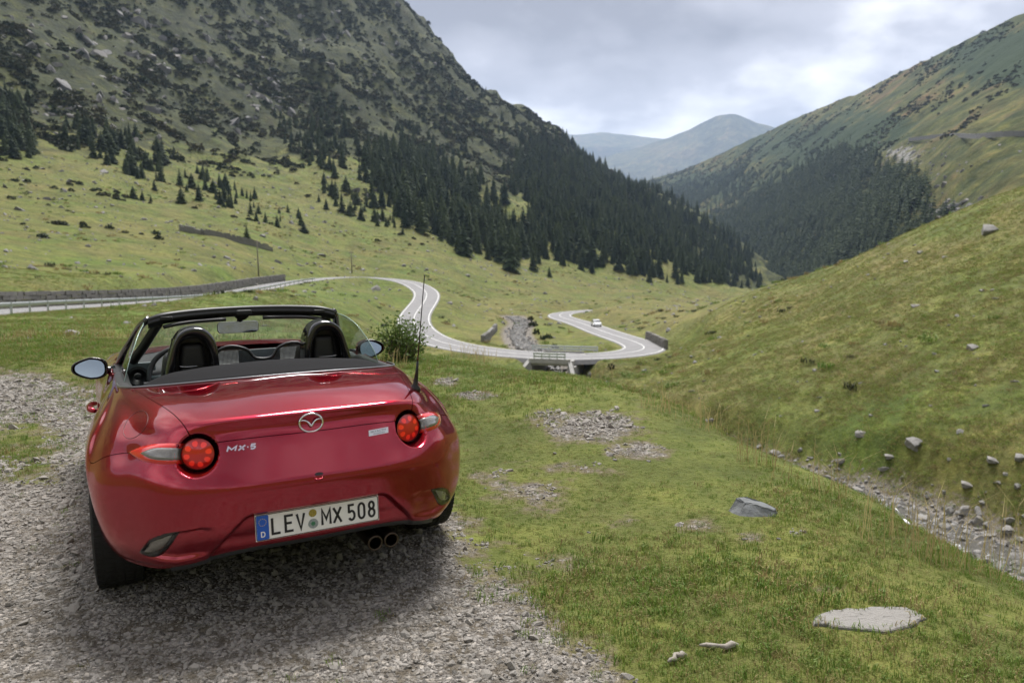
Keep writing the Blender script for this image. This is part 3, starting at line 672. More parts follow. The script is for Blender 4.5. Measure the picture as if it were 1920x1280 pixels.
for px, py, w_, lab in ((1717, 828, 42, 'broad layered grey boulder halfway up the hillside, a smaller one below it'), (1714, 842, 24, 'small pale boulder just below the broad layered boulder'),
        (1616, 812, 40, 'flat tilted pale rock lying in the hillside grass'), (1634, 779, 20, 'upright cube-like grey rock above the flat tilted rock'), (1669, 855, 34, 'low pale rock in grass below the flat tilted rock'),
        (1660, 878, 24, 'rounded grey rock on the bank just above the stream'), (1800, 808, 24, 'tall narrow pale rock standing on the hillside'), (1863, 862, 38, 'wide low rock with a pointed end on the lower hillside'),
        (1815, 908, 40, 'split pale boulder just above the stream'), (1916, 858, 30, 'big angular boulder on the lower hillside beside the wide low rock'), (1860, 432, 44, 'dark rock outcrop near the top of the grassy hillside'), (1725, 474, 24, 'pale boulder sitting on the ridge of the right hillside'), (1719, 574, 28, 'flat grey rock high on the grassy hillside'), (1826, 652, 32, 'pale flat rock halfway up the open right hillside'), (1215, 752, 44, 'pale rock half hidden by dry grass at the knoll foot')):
    rock(px, py, w_, lab, group=HG)
for px, py, w_ in ((1870, 904, 20), (1887, 888, 18), (1533, 770, 20), (1529, 694, 16), (1660, 646, 18), (1594, 594, 14), (1614, 718, 15), (1299, 733, 16), (1321, 714, 12), (1349, 633, 19), (1759, 696, 15), (1465, 780, 12), (1537, 745, 14), (1461, 746, 12), (1327, 789, 20),
                    (1700, 491, 15), (1772, 482, 16), (1715, 460, 12), (1610, 500, 10), (1545, 525, 10), (1840, 545, 18), (1905, 715, 16), (1870, 560, 14), (1690, 640, 12), (1430, 660, 10), (1505, 640, 10), (1780, 610, 13), (1575, 850, 14), (1512, 715, 10), (1640, 690, 11), (1745, 760, 12), (1850, 760, 14), (1780, 860, 16), (1910, 910, 20)):
    rock(px, py, w_, 'small grey rock scattered in the grass of the right hillside', group='small rocks scattered on the right hillside')
for px, py, w_, lab in ((195, 322, 26, 'large pale boulder on the left slope below the dark scrub'), (590, 494, 17, 'brownish boulder on the slope above the top of the bend'), (500, 612, 24, 'pale angular rock on the bank seen through the windscreen'), (135, 628, 60, 'low pale sandy rock in the meadow beside the gravel lot'), (240, 606, 24, 'dark tilted rock on the grassy bank below the guardrail')):
    rock(px, py, w_, lab, dmin=11)
for _ in range(46):
    px, py = random.choice([(random.gauss(540, 60), random.gauss(632, 10)), (random.uniform(420, 720), random.uniform(585, 640)), (random.uniform(0, 420), random.uniform(590, 640)), (random.uniform(400, 900), random.uniform(440, 505)), (random.uniform(900, 1320), random.uniform(490, 550)), (random.uniform(0, 400), random.uniform(350, 500))])
    rock(px, py, random.uniform(6, 15), 'small pale rock lying in the grass of the left meadow and slope', group='small rocks on the left meadow and slope', dmin=11)
# rocks in and beside the stream
for _ in range(170):
    i = random.randrange(4, 70); t_ = STREAM[min(i, len(STREAM) - 1)]; o_ = random.choice([-1, 1]) * random.uniform(.9, 3.2)
    q = offset_line(STREAM, o_)[min(i, len(STREAM) - 1)]; x, y = q[0] + random.uniform(-.4, .4), q[1] + random.uniform(-.4, .4); sz = random.choice([.18, .22, .25, .3, .4, .6]) * random.uniform(.8, 1.3)
    o = link('stream_rock', random.choice(ROCKS)); o.location = (x, y, max(float(gz(x, y)), t_[2] - .3) + sz * .15); o.scale = (sz, sz * random.uniform(.6, 1), sz * random.uniform(.6, .9)); o.rotation_euler = (0, 0, random.uniform(0, 6))
    tag(o, 'wet grey rock in or beside the stream', 'rock', 'rocks along the stream')
for _ in range(40):
    i = random.randrange(96, len(STREAM)); o_ = random.uniform(-1.5, 1.5); q = offset_line(STREAM, o_)[i]; sz = random.uniform(.25, .65)
    o = link('stream_rock', random.choice(ROCKS)); o.location = (q[0], q[1], float(gz(q[0], q[1])) + .15); o.scale = (sz, sz * .8, sz * .7); o.rotation_euler = (0, 0, random.uniform(0, 6))
    tag(o, 'pale rock in the rocky stream bed beyond the bridge', 'rock', 'rocks in the stream beyond the bridge')

# ------------------------------------------------------------------ instanced stuff
def scatter(name, P, S, protos, label, cat, tilt=.15, rg=RNG, rot=None):
    """one object that instances the prototypes on points"""
    n = len(P); me = bpy.data.meshes.new(name); me.vertices.add(n); me.vertices.foreach_set('co', np.asarray(P, np.float32).ravel())
    a = me.attributes.new('rot', 'FLOAT_VECTOR', 'POINT'); r = np.stack([rg.normal(0, tilt, n), rg.normal(0, tilt, n), rg.uniform(0, 6.283, n)], 1) if rot is None else rot
    a.data.foreach_set('vector', r.astype(np.float32).ravel())
    a = me.attributes.new('scl', 'FLOAT_VECTOR', 'POINT'); S = np.asarray(S, np.float32); S = np.repeat(S[:, None], 3, 1) if S.ndim == 1 else S; a.data.foreach_set('vector', S.astype(np.float32).ravel())
    a = me.attributes.new('idx', 'INT', 'POINT'); a.data.foreach_set('value', rg.integers(0, len(protos), n).astype(np.int32))
    c = bpy.data.collections.new(name + '_kinds')
    for k, pm_ in enumerate(protos): c.objects.link(bpy.data.objects.new('%s_%02d' % (name, k), pm_))
    o = link(name, me); tag(o, label, cat, kind='stuff')
    ng = bpy.data.node_groups.new(name, 'GeometryNodeTree'); ng.interface.new_socket('Geometry', in_out='INPUT', socket_type='NodeSocketGeometry'); ng.interface.new_socket('Geometry', in_out='OUTPUT', socket_type='NodeSocketGeometry')
    gi, go = ng.nodes.new('NodeGroupInput'), ng.nodes.new('NodeGroupOutput')
    ci = ng.nodes.new('GeometryNodeCollectionInfo'); ci.inputs[0].default_value = c; ci.inputs['Separate Children'].default_value = True; ci.inputs['Reset Children'].default_value = True
    ip = ng.nodes.new('GeometryNodeInstanceOnPoints'); ip.inputs['Pick Instance'].default_value = True
    def na(nm, ty):
        q = ng.nodes.new('GeometryNodeInputNamedAttribute'); q.data_type = ty; q.inputs[0].default_value = nm; return q.outputs['Attribute']
    l = ng.links.new
    l(gi.outputs[0], ip.inputs['Points']); l(ci.outputs[0], ip.inputs['Instance']); l(na('idx', 'INT'), ip.inputs['Instance Index']); l(na('rot', 'FLOAT_VECTOR'), ip.inputs['Rotation']); l(na('scl', 'FLOAT_VECTOR'), ip.inputs['Scale']); l(ip.outputs[0], go.inputs[0])
    md = o.modifiers.new('instances', 'NODES'); md.node_group = ng
    return o
def mm(name, V, F, mats, mi=None):
    me = mesh(name, V, F)
    for q in mats: me.materials.append(q)
    if mi is not None: me.polygons.foreach_set('material_index', np.asarray(mi, np.int32))
    return me

def clump(seed, n, h, spread, w_, lean=.5, mats=(M_GRASS,)):
    rg = random.Random(seed); V, F = [], []
    for _ in range(n):
        a, r = rg.uniform(0, 6.28), spread * math.sqrt(rg.random()); bx, by = r * math.cos(a), r * math.sin(a); la = rg.uniform(0, 6.28); ln = lean * rg.uniform(.3, 1.2); hh_ = h * rg.uniform(.5, 1.15); ox, oy = math.cos(la), math.sin(la); sx, sy = -oy * w_ / 2, ox * w_ / 2; i = len(V)
        mx1, mz1 = hh_ * ln * .35, hh_ * .6; mx2, mz2 = hh_ * ln, hh_ * (1 - .35 * ln)
        V += [(bx - sx, by - sy, -.005), (bx + sx, by + sy, -.005), (bx + ox * mx1 + sx * .8, by + oy * mx1 + sy * .8, mz1), (bx + ox * mx1 - sx * .8, by + oy * mx1 - sy * .8, mz1), (bx + ox * mx2, by + oy * mx2, mz2)]
        F += [(i, i + 1, i + 2, i + 3), (i + 3, i + 2, i + 4)]
    return mm('tuft', V, F, mats)
# spruces
def spruce(seed, slim=1.0, tiers=15, per=9):
    rg = random.Random(seed); V, F = [], []
    for t in range(tiers):
        f = t / (tiers - 1); z = .10 + .86 * f ** .92; R = (.235 * slim) * (1 - f) ** .8 + .012; n = max(4, int(per * (1 - .5 * f)))
        a0 = rg.uniform(0, 6.28)
        for b in range(n):
            a = a0 + 6.283 * b / n + rg.uniform(-.25, .25); r = R * rg.uniform(.62, 1.12); wd = r * rg.uniform(.35, .5); dr = r * rg.uniform(.30, .55); zz_ = z + rg.uniform(-.015, .015)
            ca, sa = math.cos(a), math.sin(a); i = len(V)
            V += [(0, 0, zz_ + .03), (ca * r * .55 - sa * wd, sa * r * .55 + ca * wd, zz_ - dr * .45), (ca * r, sa * r, zz_ - dr), (ca * r * .55 + sa * wd, sa * r * .55 - ca * wd, zz_ - dr * .45), (ca * r * .6, sa * r * .6, zz_ + .012 - dr * .3)]
            F += [(i, i + 1, i + 4), (i + 1, i + 2, i + 4), (i + 2, i + 3, i + 4), (i + 3, i, i + 4)]
    i = len(V); V += [(.012, 0, .9), (-.006, .01, .9), (-.006, -.01, .9), (0, 0, 1.0)]; F += [(i, i + 1, i + 3), (i + 1, i + 2, i + 3), (i + 2, i, i + 3)]
    return V, F
TRK = tube([(0, 0, -.06), (0, 0, .3), (0, 0, .9)], [.022, .016, .004], 6)
CROWN = [mm('crown', *spruce(s, sl), [M_SPRUCE]) for s, sl in ((1, .9), (2, 1.1), (3, .8), (4, 1.0), (5, 1.25))]
TRUNK = mm('trunk', *TRK, [M_BARK])
def both(cr):
    V = [tuple(v.co) for v in cr.vertices]; F = [tuple(p.vertices) for p in cr.polygons]; k = len(F); V2, F2 = join((V, F), TRK); return mm('spruce', V2, F2, [M_SPRUCE, M_BARK], [0] * k + [1] * (len(F2) - k))
WHOLE = [both(c) for c in CROWN]
FAR_S = [mm('spruce', *spruce(20 + s, sl, 8, 6), [M_SPRUCE]) for s, sl in ((1, 1.0), (2, 1.2), (3, .85))]
def candidates(n, az0, az1, d0, d1, rg):
    a = rg.uniform(az0, az1, n); d = np.sqrt(rg.uniform(d0 ** 2, d1 ** 2, n)); x, y = d * np.sin(a), d * np.cos(a); z = gz(x, y); px, py = to_px(np.stack([x, y, z], 1)); return x, y, z, d, px, py
FOREST = [(690, 310), (720, 275), (800, 285), (850, 325), (900, 345), (945, 385), (955, 330), (1000, 262), (1035, 252), (1100, 296), (1200, 356), (1300, 412), (1410, 490), (1400, 512), (1340, 530), (1180, 508), (1080, 492), (960, 488), (870, 470), (800, 440), (735, 405), (705, 380)]
x, y, z, d, px, py = candidates(26000, azi(560), azi(1440), 260, 1010, RNG)
ins = in_poly(px + RNG.normal(0, 10, len(px)), py + RNG.normal(0, 8, len(px)), FOREST)
gap = np.exp(-(((px - 965) / 38) ** 2 + ((py - 395) / 42) ** 2)) + .6 * np.exp(-(((px - 900) / 40) ** 2 + ((py - 335) / 22) ** 2)) + .5 * fbm(x / 40, y / 40, 77, 3)
keep = ins & (RNG.random(len(x)) > np.clip(gap, 0, .97)) & (RNG.random(len(x)) < .42)
T = [(x[i], y[i], z[i], RNG.uniform(6.5, 18) * (1.0 if py[i] > 300 else .8), d[i], 'f') for i in np.where(keep)[0]]
# upper slope, ridge and looser groups
for poly, dens, h0, h1 in (([(600, 150), (640, 150), (660, 260), (720, 300), (700, 370), (620, 330), (560, 270)], .10, 6, 12), ([(860, 140), (900, 165), (1030, 250), (1000, 330), (930, 300), (890, 240), (830, 220)], .14, 7, 13), ([(740, 200), (840, 230), (900, 300), (820, 290), (740, 260)], .04, 6, 11),
                           ([(120, 230), (250, 250), (330, 330), (280, 350), (180, 300), (100, 270)], .16, 4, 9), ([(0, 170), (80, 200), (90, 290), (20, 300), (0, 290)], .16, 4, 9), ([(260, 240), (400, 330), (470, 390), (420, 400), (300, 340)], .13, 3, 8), ([(400, 340), (520, 380), (600, 430), (520, 440), (440, 400)], .09, 2.5, 6), ([(500, 200), (600, 240), (640, 330), (560, 320)], .09, 4, 9), ([(600, 330), (700, 380), (760, 430), (680, 420), (610, 380)], .12, 3, 9), ([(1080, 490), (1300, 520), (1400, 530), (1390, 545), (1200, 530), (1080, 510)], .06, 4, 10), ([(1330, 500), (1430, 520), (1425, 540), (1340, 530)], .10, 6, 11)):
    xs_ = [p[0] for p in poly]; x, y, z, d, px, py = candidates(9000, azi(min(xs_)), azi(max(xs_)), 130, 1000, RNG)
    k_ = np.where(in_poly(px, py, poly) & (d > (420 if min(xs_) > 1000 else 130)) & (RNG.random(len(x)) < dens))[0][:70]
    T += [(x[i], y[i], z[i], RNG.uniform(h0, h1), d[i], 's') for i in k_]
LONE = [(250, 372, 22), (267, 376, 18), (290, 356, 20), (340, 380, 28), (283, 378, 12), (463, 447, 24), (470, 402, 24), (485, 400, 18), (420, 390, 14), (540, 398, 16), (612, 392, 20), (755, 440, 16), (598, 378, 14), (1110, 512, 26), (1217, 528, 28), (1203, 512, 20), (1160, 505, 26), (1030, 518, 20), (1376, 530, 22), (1362, 530, 28), (1186, 512, 30), (570, 435, 20), (520, 425, 22), (430, 388, 22), (400, 360, 24), (360, 352, 26), (300, 315, 26), (215, 280, 34), (200, 270, 30), (160, 250, 30), (45, 270, 36), (30, 295, 34)]
for px_, py_, hp in LONE:
    g, d_ = ground_at(px_, py_, 40); T.append((g[0], g[1], g[2], hp / FPX * d_ * 1.05, d_, 'l'))
T.sort(key=lambda q: -q[3] / q[4])
lone = [q for q in T if q[5] == 'l']; near = (lone + [q for q in T if q[5] == 's'][:110]); _ids = set(map(id, near)); near += [q for q in T if id(q) not in _ids][:300 - len(near)]; _ids = set(map(id, near)); rest = [q for q in T if id(q) not in _ids]
LBL = {'f': ('in the dense forest of the left mountain', 'spruces of the left mountain forest'), 's': ('in a loose group on the open left slope', 'spruces in loose groups on the left slope'), 'l': ('standing alone on the grassy foot of the left slope', 'lone spruces on the left slope')}
def spruce_label(h, wd, d, c, py):
    if c == 'f': where = 'at the lower meadow edge of the left mountain forest' if py > 455 else 'on the upper edge of the left mountain forest' if py < 330 else 'inside the left mountain forest'
    else: where = LBL[c][0]
    return '%s %s dark spruce %s' % ('tall' if h > 13 else 'medium height' if h > 8 else 'small', 'broad' if wd > 1.12 else 'slim' if wd < .97 else 'regular', where)
for k, (x_, y_, z_, h_, d_, c_) in enumerate(near):
    o = empty('spruce_tree', (x_, y_, z_ - .3), random.uniform(0, 6)); wd = random.uniform(.85, 1.25) * (1.4 if c_ != 'f' else 1); o.scale = (h_ * wd, h_ * wd, h_)
    tag(o, spruce_label(h_, wd, d_, c_, float(to_px((x_, y_, z_))[1][0])), 'tree', LBL[c_][1]); cm = CROWN[k % 5]
    link('crown', cm, o); link('trunk', TRUNK, o)
rest = np.array([q[:4] for q in rest]); sc_ = np.stack([rest[:, 3] * RNG.uniform(.85, 1.2, len(rest))] * 2 + [rest[:, 3]], 1)
scatter('spruce_forest', rest[:, :3] - [0, 0, .3], sc_, WHOLE, 'dense dark spruce forest covering the left mountain flank', 'forest', .02)
# forest on the right mountain
RF = [(1325, 435), (1400, 385), (1470, 345), (1545, 305), (1600, 285), (1625, 300), (1650, 330), (1690, 345), (1738, 362), (1722, 400), (1660, 440), (1640, 480), (1560, 520), (1450, 560), (1390, 520)]
RF2 = [(1190, 350), (1260, 352), (1330, 345), (1400, 320), (1400, 345), (1330, 375), (1290, 400), (1230, 375)]
RF3 = [(1610, 470), (1680, 445), (1745, 405), (1775, 400), (1760, 430), (1690, 470), (1610, 500)]
A = np.linalg.norm(np.cross(RP[1:, :-1] - RP[:-1, :-1], RP[:-1, 1:] - RP[:-1, :-1]), axis=-1); mid = RP[:-1, :-1]; mx_, my_ = to_px(mid.reshape(-1, 3)); Aw = A.ravel()
def on_sheet(poly, n, jit=6):
    i_ = in_poly(mx_ + RNG.normal(0, jit, len(mx_)), my_ + RNG.normal(0, jit, len(mx_)), poly); p_ = np.where(i_, Aw, 0)
    hole = np.exp(-(((mx_ - 1622) / 14) ** 2 + ((my_ - 362) / 14) ** 2)) + .6 * np.exp(-(((mx_ - 1600) / 40) ** 2 + ((my_ - 330) / 25) ** 2)); p_ = p_ * (1 - np.clip(hole, 0, 1))
    c_ = RNG.choice(len(p_), n, p=p_ / p_.sum()); iu, iv = np.unravel_index(c_, A.shape); f = RNG.random((n, 2))
    return RP[iu, iv] + (RP[iu + 1, iv] - RP[iu, iv]) * f[:, :1] + (RP[iu, iv + 1] - RP[iu, iv]) * f[:, 1:]
pf = np.concatenate([on_sheet(RF, 5200, 16), on_sheet(RF2, 1300, 12), on_sheet(RF3, 150, 8)]); hh = RNG.uniform(10, 19, len(pf)); hh[-150:] *= .7
scatter('spruce_forest', pf - [0, 0, .5], np.stack([hh * 1.1, hh * 1.1, hh], 1), FAR_S, 'spruce forest covering the lower right mountain flank', 'forest', .02)
# crags and boulders breaking out of the left mountain
CRG = [rock_mesh(140 + q, 3, 1., 16, M_CRAG) for q in range(5)]
CR_P, CR_S = [], []
for cx, cy, sx, sy, n_, s0, s1 in ((520, 190, 35, 30, 60, 1.5, 4.5), (280, 95, 110, 50, 80, 2, 6), (150, 225, 110, 22, 60, 1, 3), (380, 60, 200, 40, 60, 2, 5), (40, 60, 60, 40, 30, 2, 5), (700, 330, 60, 30, 20, 1, 3), (60, 360, 90, 25, 60, .5, 1.6), (560, 390, 60, 40, 40, .6, 2), (800, 120, 60, 60, 30, 1.5, 4), (660, 60, 60, 40, 30, 2, 5), (260, 205, 60, 20, 30, 1.2, 3)):
    for _ in range(n_):
        g, d_ = ground_at(random.gauss(cx, sx), random.gauss(cy, sy), 90); k = random.uniform(s0, s1) * 1.15
        if d_ > 930 or random.random() < .2: continue
        CR_P.append(g - np.array([0, 0, k * .45])); CR_S.append((k * random.uniform(.8, 1.6), k, k * random.uniform(.8, 1.9)))
scatter('rock_outcrops', np.array(CR_P), np.array(CR_S), CRG, 'grey crags and boulders breaking out of the left mountain', 'rock', .25)
_ax, _ay = to_px(RP.reshape(-1, 3))
def sheet_at(px, py): return RP.reshape(-1, 3)[int(np.argmin((_ax - px) ** 2 + (_ay - py) ** 2))]
CR_P, CR_S = [], []
for cx, cy, sx, sy, n_, s0, s1 in ((1790, 388, 22, 12, 45, 1.5, 5), (1690, 292, 45, 18, 60, 1, 3.5), (1730, 335, 35, 20, 25, 1, 3), (1560, 300, 60, 25, 30, 1.5, 4), (1840, 300, 60, 20, 20, .8, 2.5)):
    for _ in range(n_):
        g = sheet_at(random.gauss(cx, sx), random.gauss(cy, sy)); k = random.uniform(s0, s1); CR_P.append(g - np.array([0, 0, k * .3])); CR_S.append((k * random.uniform(.8, 1.6), k, k * random.uniform(.7, 1.4)))
scatter('rock_outcrops', np.array(CR_P), np.array(CR_S), CRG, 'grey rocks and scree on the right mountain flank', 'rock', .25)
wl_ = np.array([sheet_at(a, b) for a, b in ((1705, 264), (1750, 259), (1800, 257), (1850, 257), (1900, 256), (1945, 254))]); o = link('stone_wall', block_mesh(spline(wl_, 4), 3.2, .8, 2.2, 1.2, 12, .15), mat=M_ROCK); tag(o, 'far pale retaining wall of a road high on the right mountain', 'wall')
# low scrub
def on_sheet_c(*a):
    q = on_sheet(*a); return q[fbm(q[:, 0] / 60, q[:, 1] / 60, 66, 5, .6) > .12]
def leafball(seed, n, squash=.7, leaf=.3, mats=(M_SCRUBL,)):
    rg = random.Random(seed); V, F = [], []
    for _ in range(n):
        d_ = Vector((rg.gauss(0, 1), rg.gauss(0, 1), rg.gauss(0, 1))).normalized(); r = rg.uniform(.55, 1.0); c = d_ * r; c.z = abs(c.z) * squash
        a = Vector((rg.gauss(0, 1), rg.gauss(0, 1), rg.gauss(0, 1))).normalized(); b = a.cross(d_).normalized(); a = (a + d_ * .5).normalized(); s = leaf * rg.uniform(.6, 1.3); i = len(V)
        V += [tuple(c - a * s), tuple(c + b * s * .45), tuple(c + a * s), tuple(c - b * s * .45)]; F += [(i, i + 1, i + 2, i + 3)]
    return mm('leaves', V, F, mats)
SCR = [leafball(s, 70) for s in range(4)]
x, y, z, d, px, py = candidates(110000, azi(-60), azi(1250), 170, 1010, RNG)
sz_ = zone(SCRUB, x, y); pk = sst(.02, .34, fbm(x / 34 + y / 90, y / 22, 88, 5, .6) + (sz_ - .55) * .45) + .05 * (sz_ > .3)
ban = np.exp(-(((px - 330) / 110) ** 2 + ((py - 40) / 40) ** 2))
k_ = np.where((RNG.random(len(x)) < pk * .62 * (1 - ban) + .004) & (py > -30) & (py < 470))[0]
scatter('mountain_scrub', np.stack([x, y, z], 1)[k_], np.clip(RNG.lognormal(.25, .55, len(k_)), .4, np.where(zone(SCRUB, x[k_], y[k_]) < .3, 1.3, 4.5)), SCR, 'low dark scrub and dwarf pine covering the left mountain', 'scrub', .1)
mid2 = on_sheet_c([(1180, 340), (1500, 210), (1900, 40), (1920, 230), (1750, 260), (1600, 300), (1330, 420), (1220, 380)], 16000, 10)
scatter('mountain_scrub', mid2, np.clip(RNG.lognormal(.55, .4, len(mid2)), .8, 4), SCR, 'low dark scrub on the right mountain flank', 'scrub', .1)
STN = [rock_mesh(40 + s, 2, .7, 12) for s in range(4)]
x, y, z, d, px, py = candidates(70000, R_(-36), R_(36), 22, 420, RNG); ps = np.where(px > 1100, .10, .10) * np.clip(.6 + 1.6 * fbm(x / 12, y / 12, 99, 3), 0, 2)
rd_, _ = near_line(np.stack([x, y], 1), ROAD, 8)
k_ = np.where((RNG.random(len(x)) < ps) & (rd_ > 4.5))[0]
scatter('scattered_stones', np.stack([x, y, z], 1)[k_], RNG.lognormal(-1.7, .5, len(k_)) * np.clip(d[k_] / 90, .6, 1.9), STN, 'small grey stones strewn over the grassy slopes', 'stones', .3)
x, y, z, d, px, py = candidates(40000, R_(-36), R_(36), 60, 430, RNG); rd_, _ = near_line(np.stack([x, y], 1), ROAD, 8)
k_ = np.where((RNG.random(len(x)) < .30 * sst(.0, .45, fbm(x / 16, y / 16, 101, 4, .6))) & (rd_ > 4.5))[0]
TUF = [clump(230 + q, 40, .8, .9, .10, 1.0, (M_SCRUBL,) if q == 0 else (M_GRASS,) if q < 3 else (M_DRY,)) for q in range(5)]
scatter('meadow_tussocks', np.stack([x, y, z], 1)[k_], RNG.uniform(.3, .95, len(k_)), TUF, 'rough tussocks of grass and heath on the left meadow and valley floor', 'grass', .1)
# small dwarf spruces and shrubs by the far stream
for px_, py_, hp in ((1000, 612, 16), (1006, 626, 14), (1017, 636, 12), (1028, 634, 13), (1040, 652, 12), (995, 600, 12), (1145, 690, 14)):
    g, d_ = ground_at(px_, py_, 60); o = link('dwarf_shrub', SCR[px_ % 4]); h_ = hp / FPX * d_ * .6; o.location = g; o.scale = (h_, h_, h_ * 1.6); tag(o, 'small dark shrub on the grassy bank of the far stream', 'shrub', 'shrubs by the far stream')

# leafy bush behind the car
g, d_ = ground_at(756, 676, 9); bush = empty('leafy_bush', (g[0], g[1], g[2] - .05)); tag(bush, 'leafy green bush at the edge of the knoll behind the car', 'bush')
rg = random.Random(5); V, F = [], []; VB, FB = [], []
kb = 75 / FPX * d_
for s in range(34):
    a = rg.uniform(0, 6.28); sp = rg.uniform(.1, 1); top = Vector((math.cos(a) * sp * kb * .85, math.sin(a) * sp * kb * .6, kb * rg.uniform(.55, 1.25) * (1 - .35 * sp))); base = Vector((math.cos(a) * .12, math.sin(a) * .12, 0))
    vf = tube([base, base.lerp(top, .5) + Vector((0, 0, .08)), top], [.012, .008, .003], 4); VB, FB = join((VB, FB), vf)
    for k in range(58):
        t = rg.uniform(.2, 1.05); c = base.lerp(top, t) + Vector((rg.gauss(0, .07), rg.gauss(0, .07), rg.gauss(0, .05) + .05)); ax = Vector((rg.gauss(0, 1), rg.gauss(0, 1), rg.gauss(.3, .6))).normalized(); sd_ = ax.cross(Vector((rg.gauss(0, 1), rg.gauss(0, 1), rg.gauss(0, 1)))).normalized(); l_ = rg.uniform(.03, .065); i = len(V)
        V += [tuple(c), tuple(c + ax * l_ * .5 + sd_ * l_ * .28), tuple(c + ax * l_), tuple(c + ax * l_ * .5 - sd_ * l_ * .28)]; F += [(i, i + 1, i + 2, i + 3)]
link('foliage', mm('foliage', V, F, [M_BUSH]), bush); link('stems', mm('stems', VB, FB, [M_BARK]), bush)

# ------------------------------------------------------------------ foreground grass, dry stalks, gravel
_sg, _ = ground_at(1632, 1160, 1.5); _rg2, _ = ground_at(1410, 962, 1.5)
def in_slab(x, y): return (((x - _sg[0]) / .20) ** 2 + ((y - _sg[1]) / .085) ** 2 < 1) | (((x - _rg2[0]) / .13) ** 2 + ((y - _rg2[1]) / .08) ** 2 < 1)
x, y, z, d, px, py = candidates(230000, R_(-41), R_(41), 1.1, 15, RNG)
gv = zone(GRAV, x, y) + .45 * fbm(x * 5.5, y * 5.5, 12, 4); pt_ = np.clip(.8 + .9 * fbm(x * 1.3, y * 1.3, 14, 4), .12, 1)
CARP = np.array([-1.211, 3.801]); ca, sa = math.cos(R_(27.98)), math.sin(R_(27.98))
cx_, cy_ = (x - CARP[0]) * ca + (y - CARP[1]) * sa, -(x - CARP[0]) * sa + (y - CARP[1]) * ca
undr = (np.abs(cx_) < .95) & (cy_ > -.7) & (cy_ < 3.1)
dens = np.where(d < 5, 1.0, np.where(d < 8, .62, .42)) * pt_
undr |= in_slab(x, y)
k_ = np.where((gv < .45) & (RNG.random(len(x)) < dens) & ~undr)[0]
k2 = np.where((gv >= .45) & (gv < .8) & (RNG.random(len(x)) < .17) & ~undr)[0]; k_ = np.concatenate([k_, k2])
GR = [clump(s, 13, .036, .035, .0030, .7) for s in range(3)] + [clump(9, 16, .028, .04, .0028, .9), clump(10, 12, .032, .045, .0026, .95, (M_DRY,)), clump(11, 12, .026, .045, .0026, 1., (M_DRY,))]
ss = RNG.uniform(.6, 1.25, len(k_)) * np.clip(.75 + .7 * fbm(x[k_] * .9, y[k_] * .9, 15, 3), .4, 1.5) * np.clip(d[k_] / 7, .85, 1.5) * np.clip(RNG.lognormal(0, .3, len(k_)), .5, 2.3)
scatter('turf', np.stack([x, y, z], 1)[k_], ss, GR, 'short green and straw coloured grass covering the knoll', 'grass', .15)
# tussock texture on the right hillside and the banks
x, y, z, d, px, py = candidates(150000, R_(-38), R_(38), 14, 125, RNG); rd_, _ = near_line(np.stack([x, y], 1), ROAD, 8); sd2, _ = near_line(np.stack([x, y], 1), STREAM, 6)
k_ = np.where((rd_ > 4.0) & (sd2 > 2.6) & (RNG.random(len(x)) < np.clip(.45 + .8 * fbm(x / 2.5, y / 2.5, 16, 4), 0, 1)))[0]
TU = [clump(30 + s, 22, .17, .22, .014, .9) for s in range(2)] + [clump(35, 20, .20, .2, .013, .8, (M_DRY,)), clump(37, 18, .17, .2, .013, .9, (M_DRY,)), clump(36, 16, .15, .2, .014, .9)]
scatter('hill_grass', np.stack([x, y, z], 1)[k_], RNG.uniform(.5, 1.15, len(k_)), TU, 'tufted grass growing over the hillsides', 'grass', .2)
x, y, z, d, px, py = candidates(330000, R_(3), R_(38.5), 38, 140, RNG); sd2, _ = near_line(np.stack([x, y], 1), STREAM, 6); rd_, _ = near_line(np.stack([x, y], 1), ROAD, 8)
k_ = np.where((sd2 > 2.2) & (rd_ > 4.5) & (RNG.random(len(x)) < np.clip(.4 + .9 * fbm(x / 1.6, y / 1.6, 17, 4), .05, 1) * (1 - sst(52, 138, d))))[0]
M_HILLG = foliage('hill_grass_blades', (.18, .25, .045), (.33, .36, .09), .7, .35)
TV = [clump(330 + s, 14, .15, .26, .024, 1.2, (M_HILLG,)) for s in range(2)] + [clump(335, 14, .18, .24, .022, 1.1, (M_DRY,)), clump(336, 14, .15, .26, .024, 1.2, (M_DRY,)), clump(337, 14, .15, .26, .024, 1.2, (M_HILLG,))]
scatter('hill_grass', np.stack([x, y, z], 1)[k_], RNG.uniform(.5, 1.25, len(k_)), TV, 'rough tufted grass on the lower right hillside', 'grass', .25)
M_STALK = foliage('dry_stalks', (.34, .27, .12), (.52, .42, .20), .7, .35)
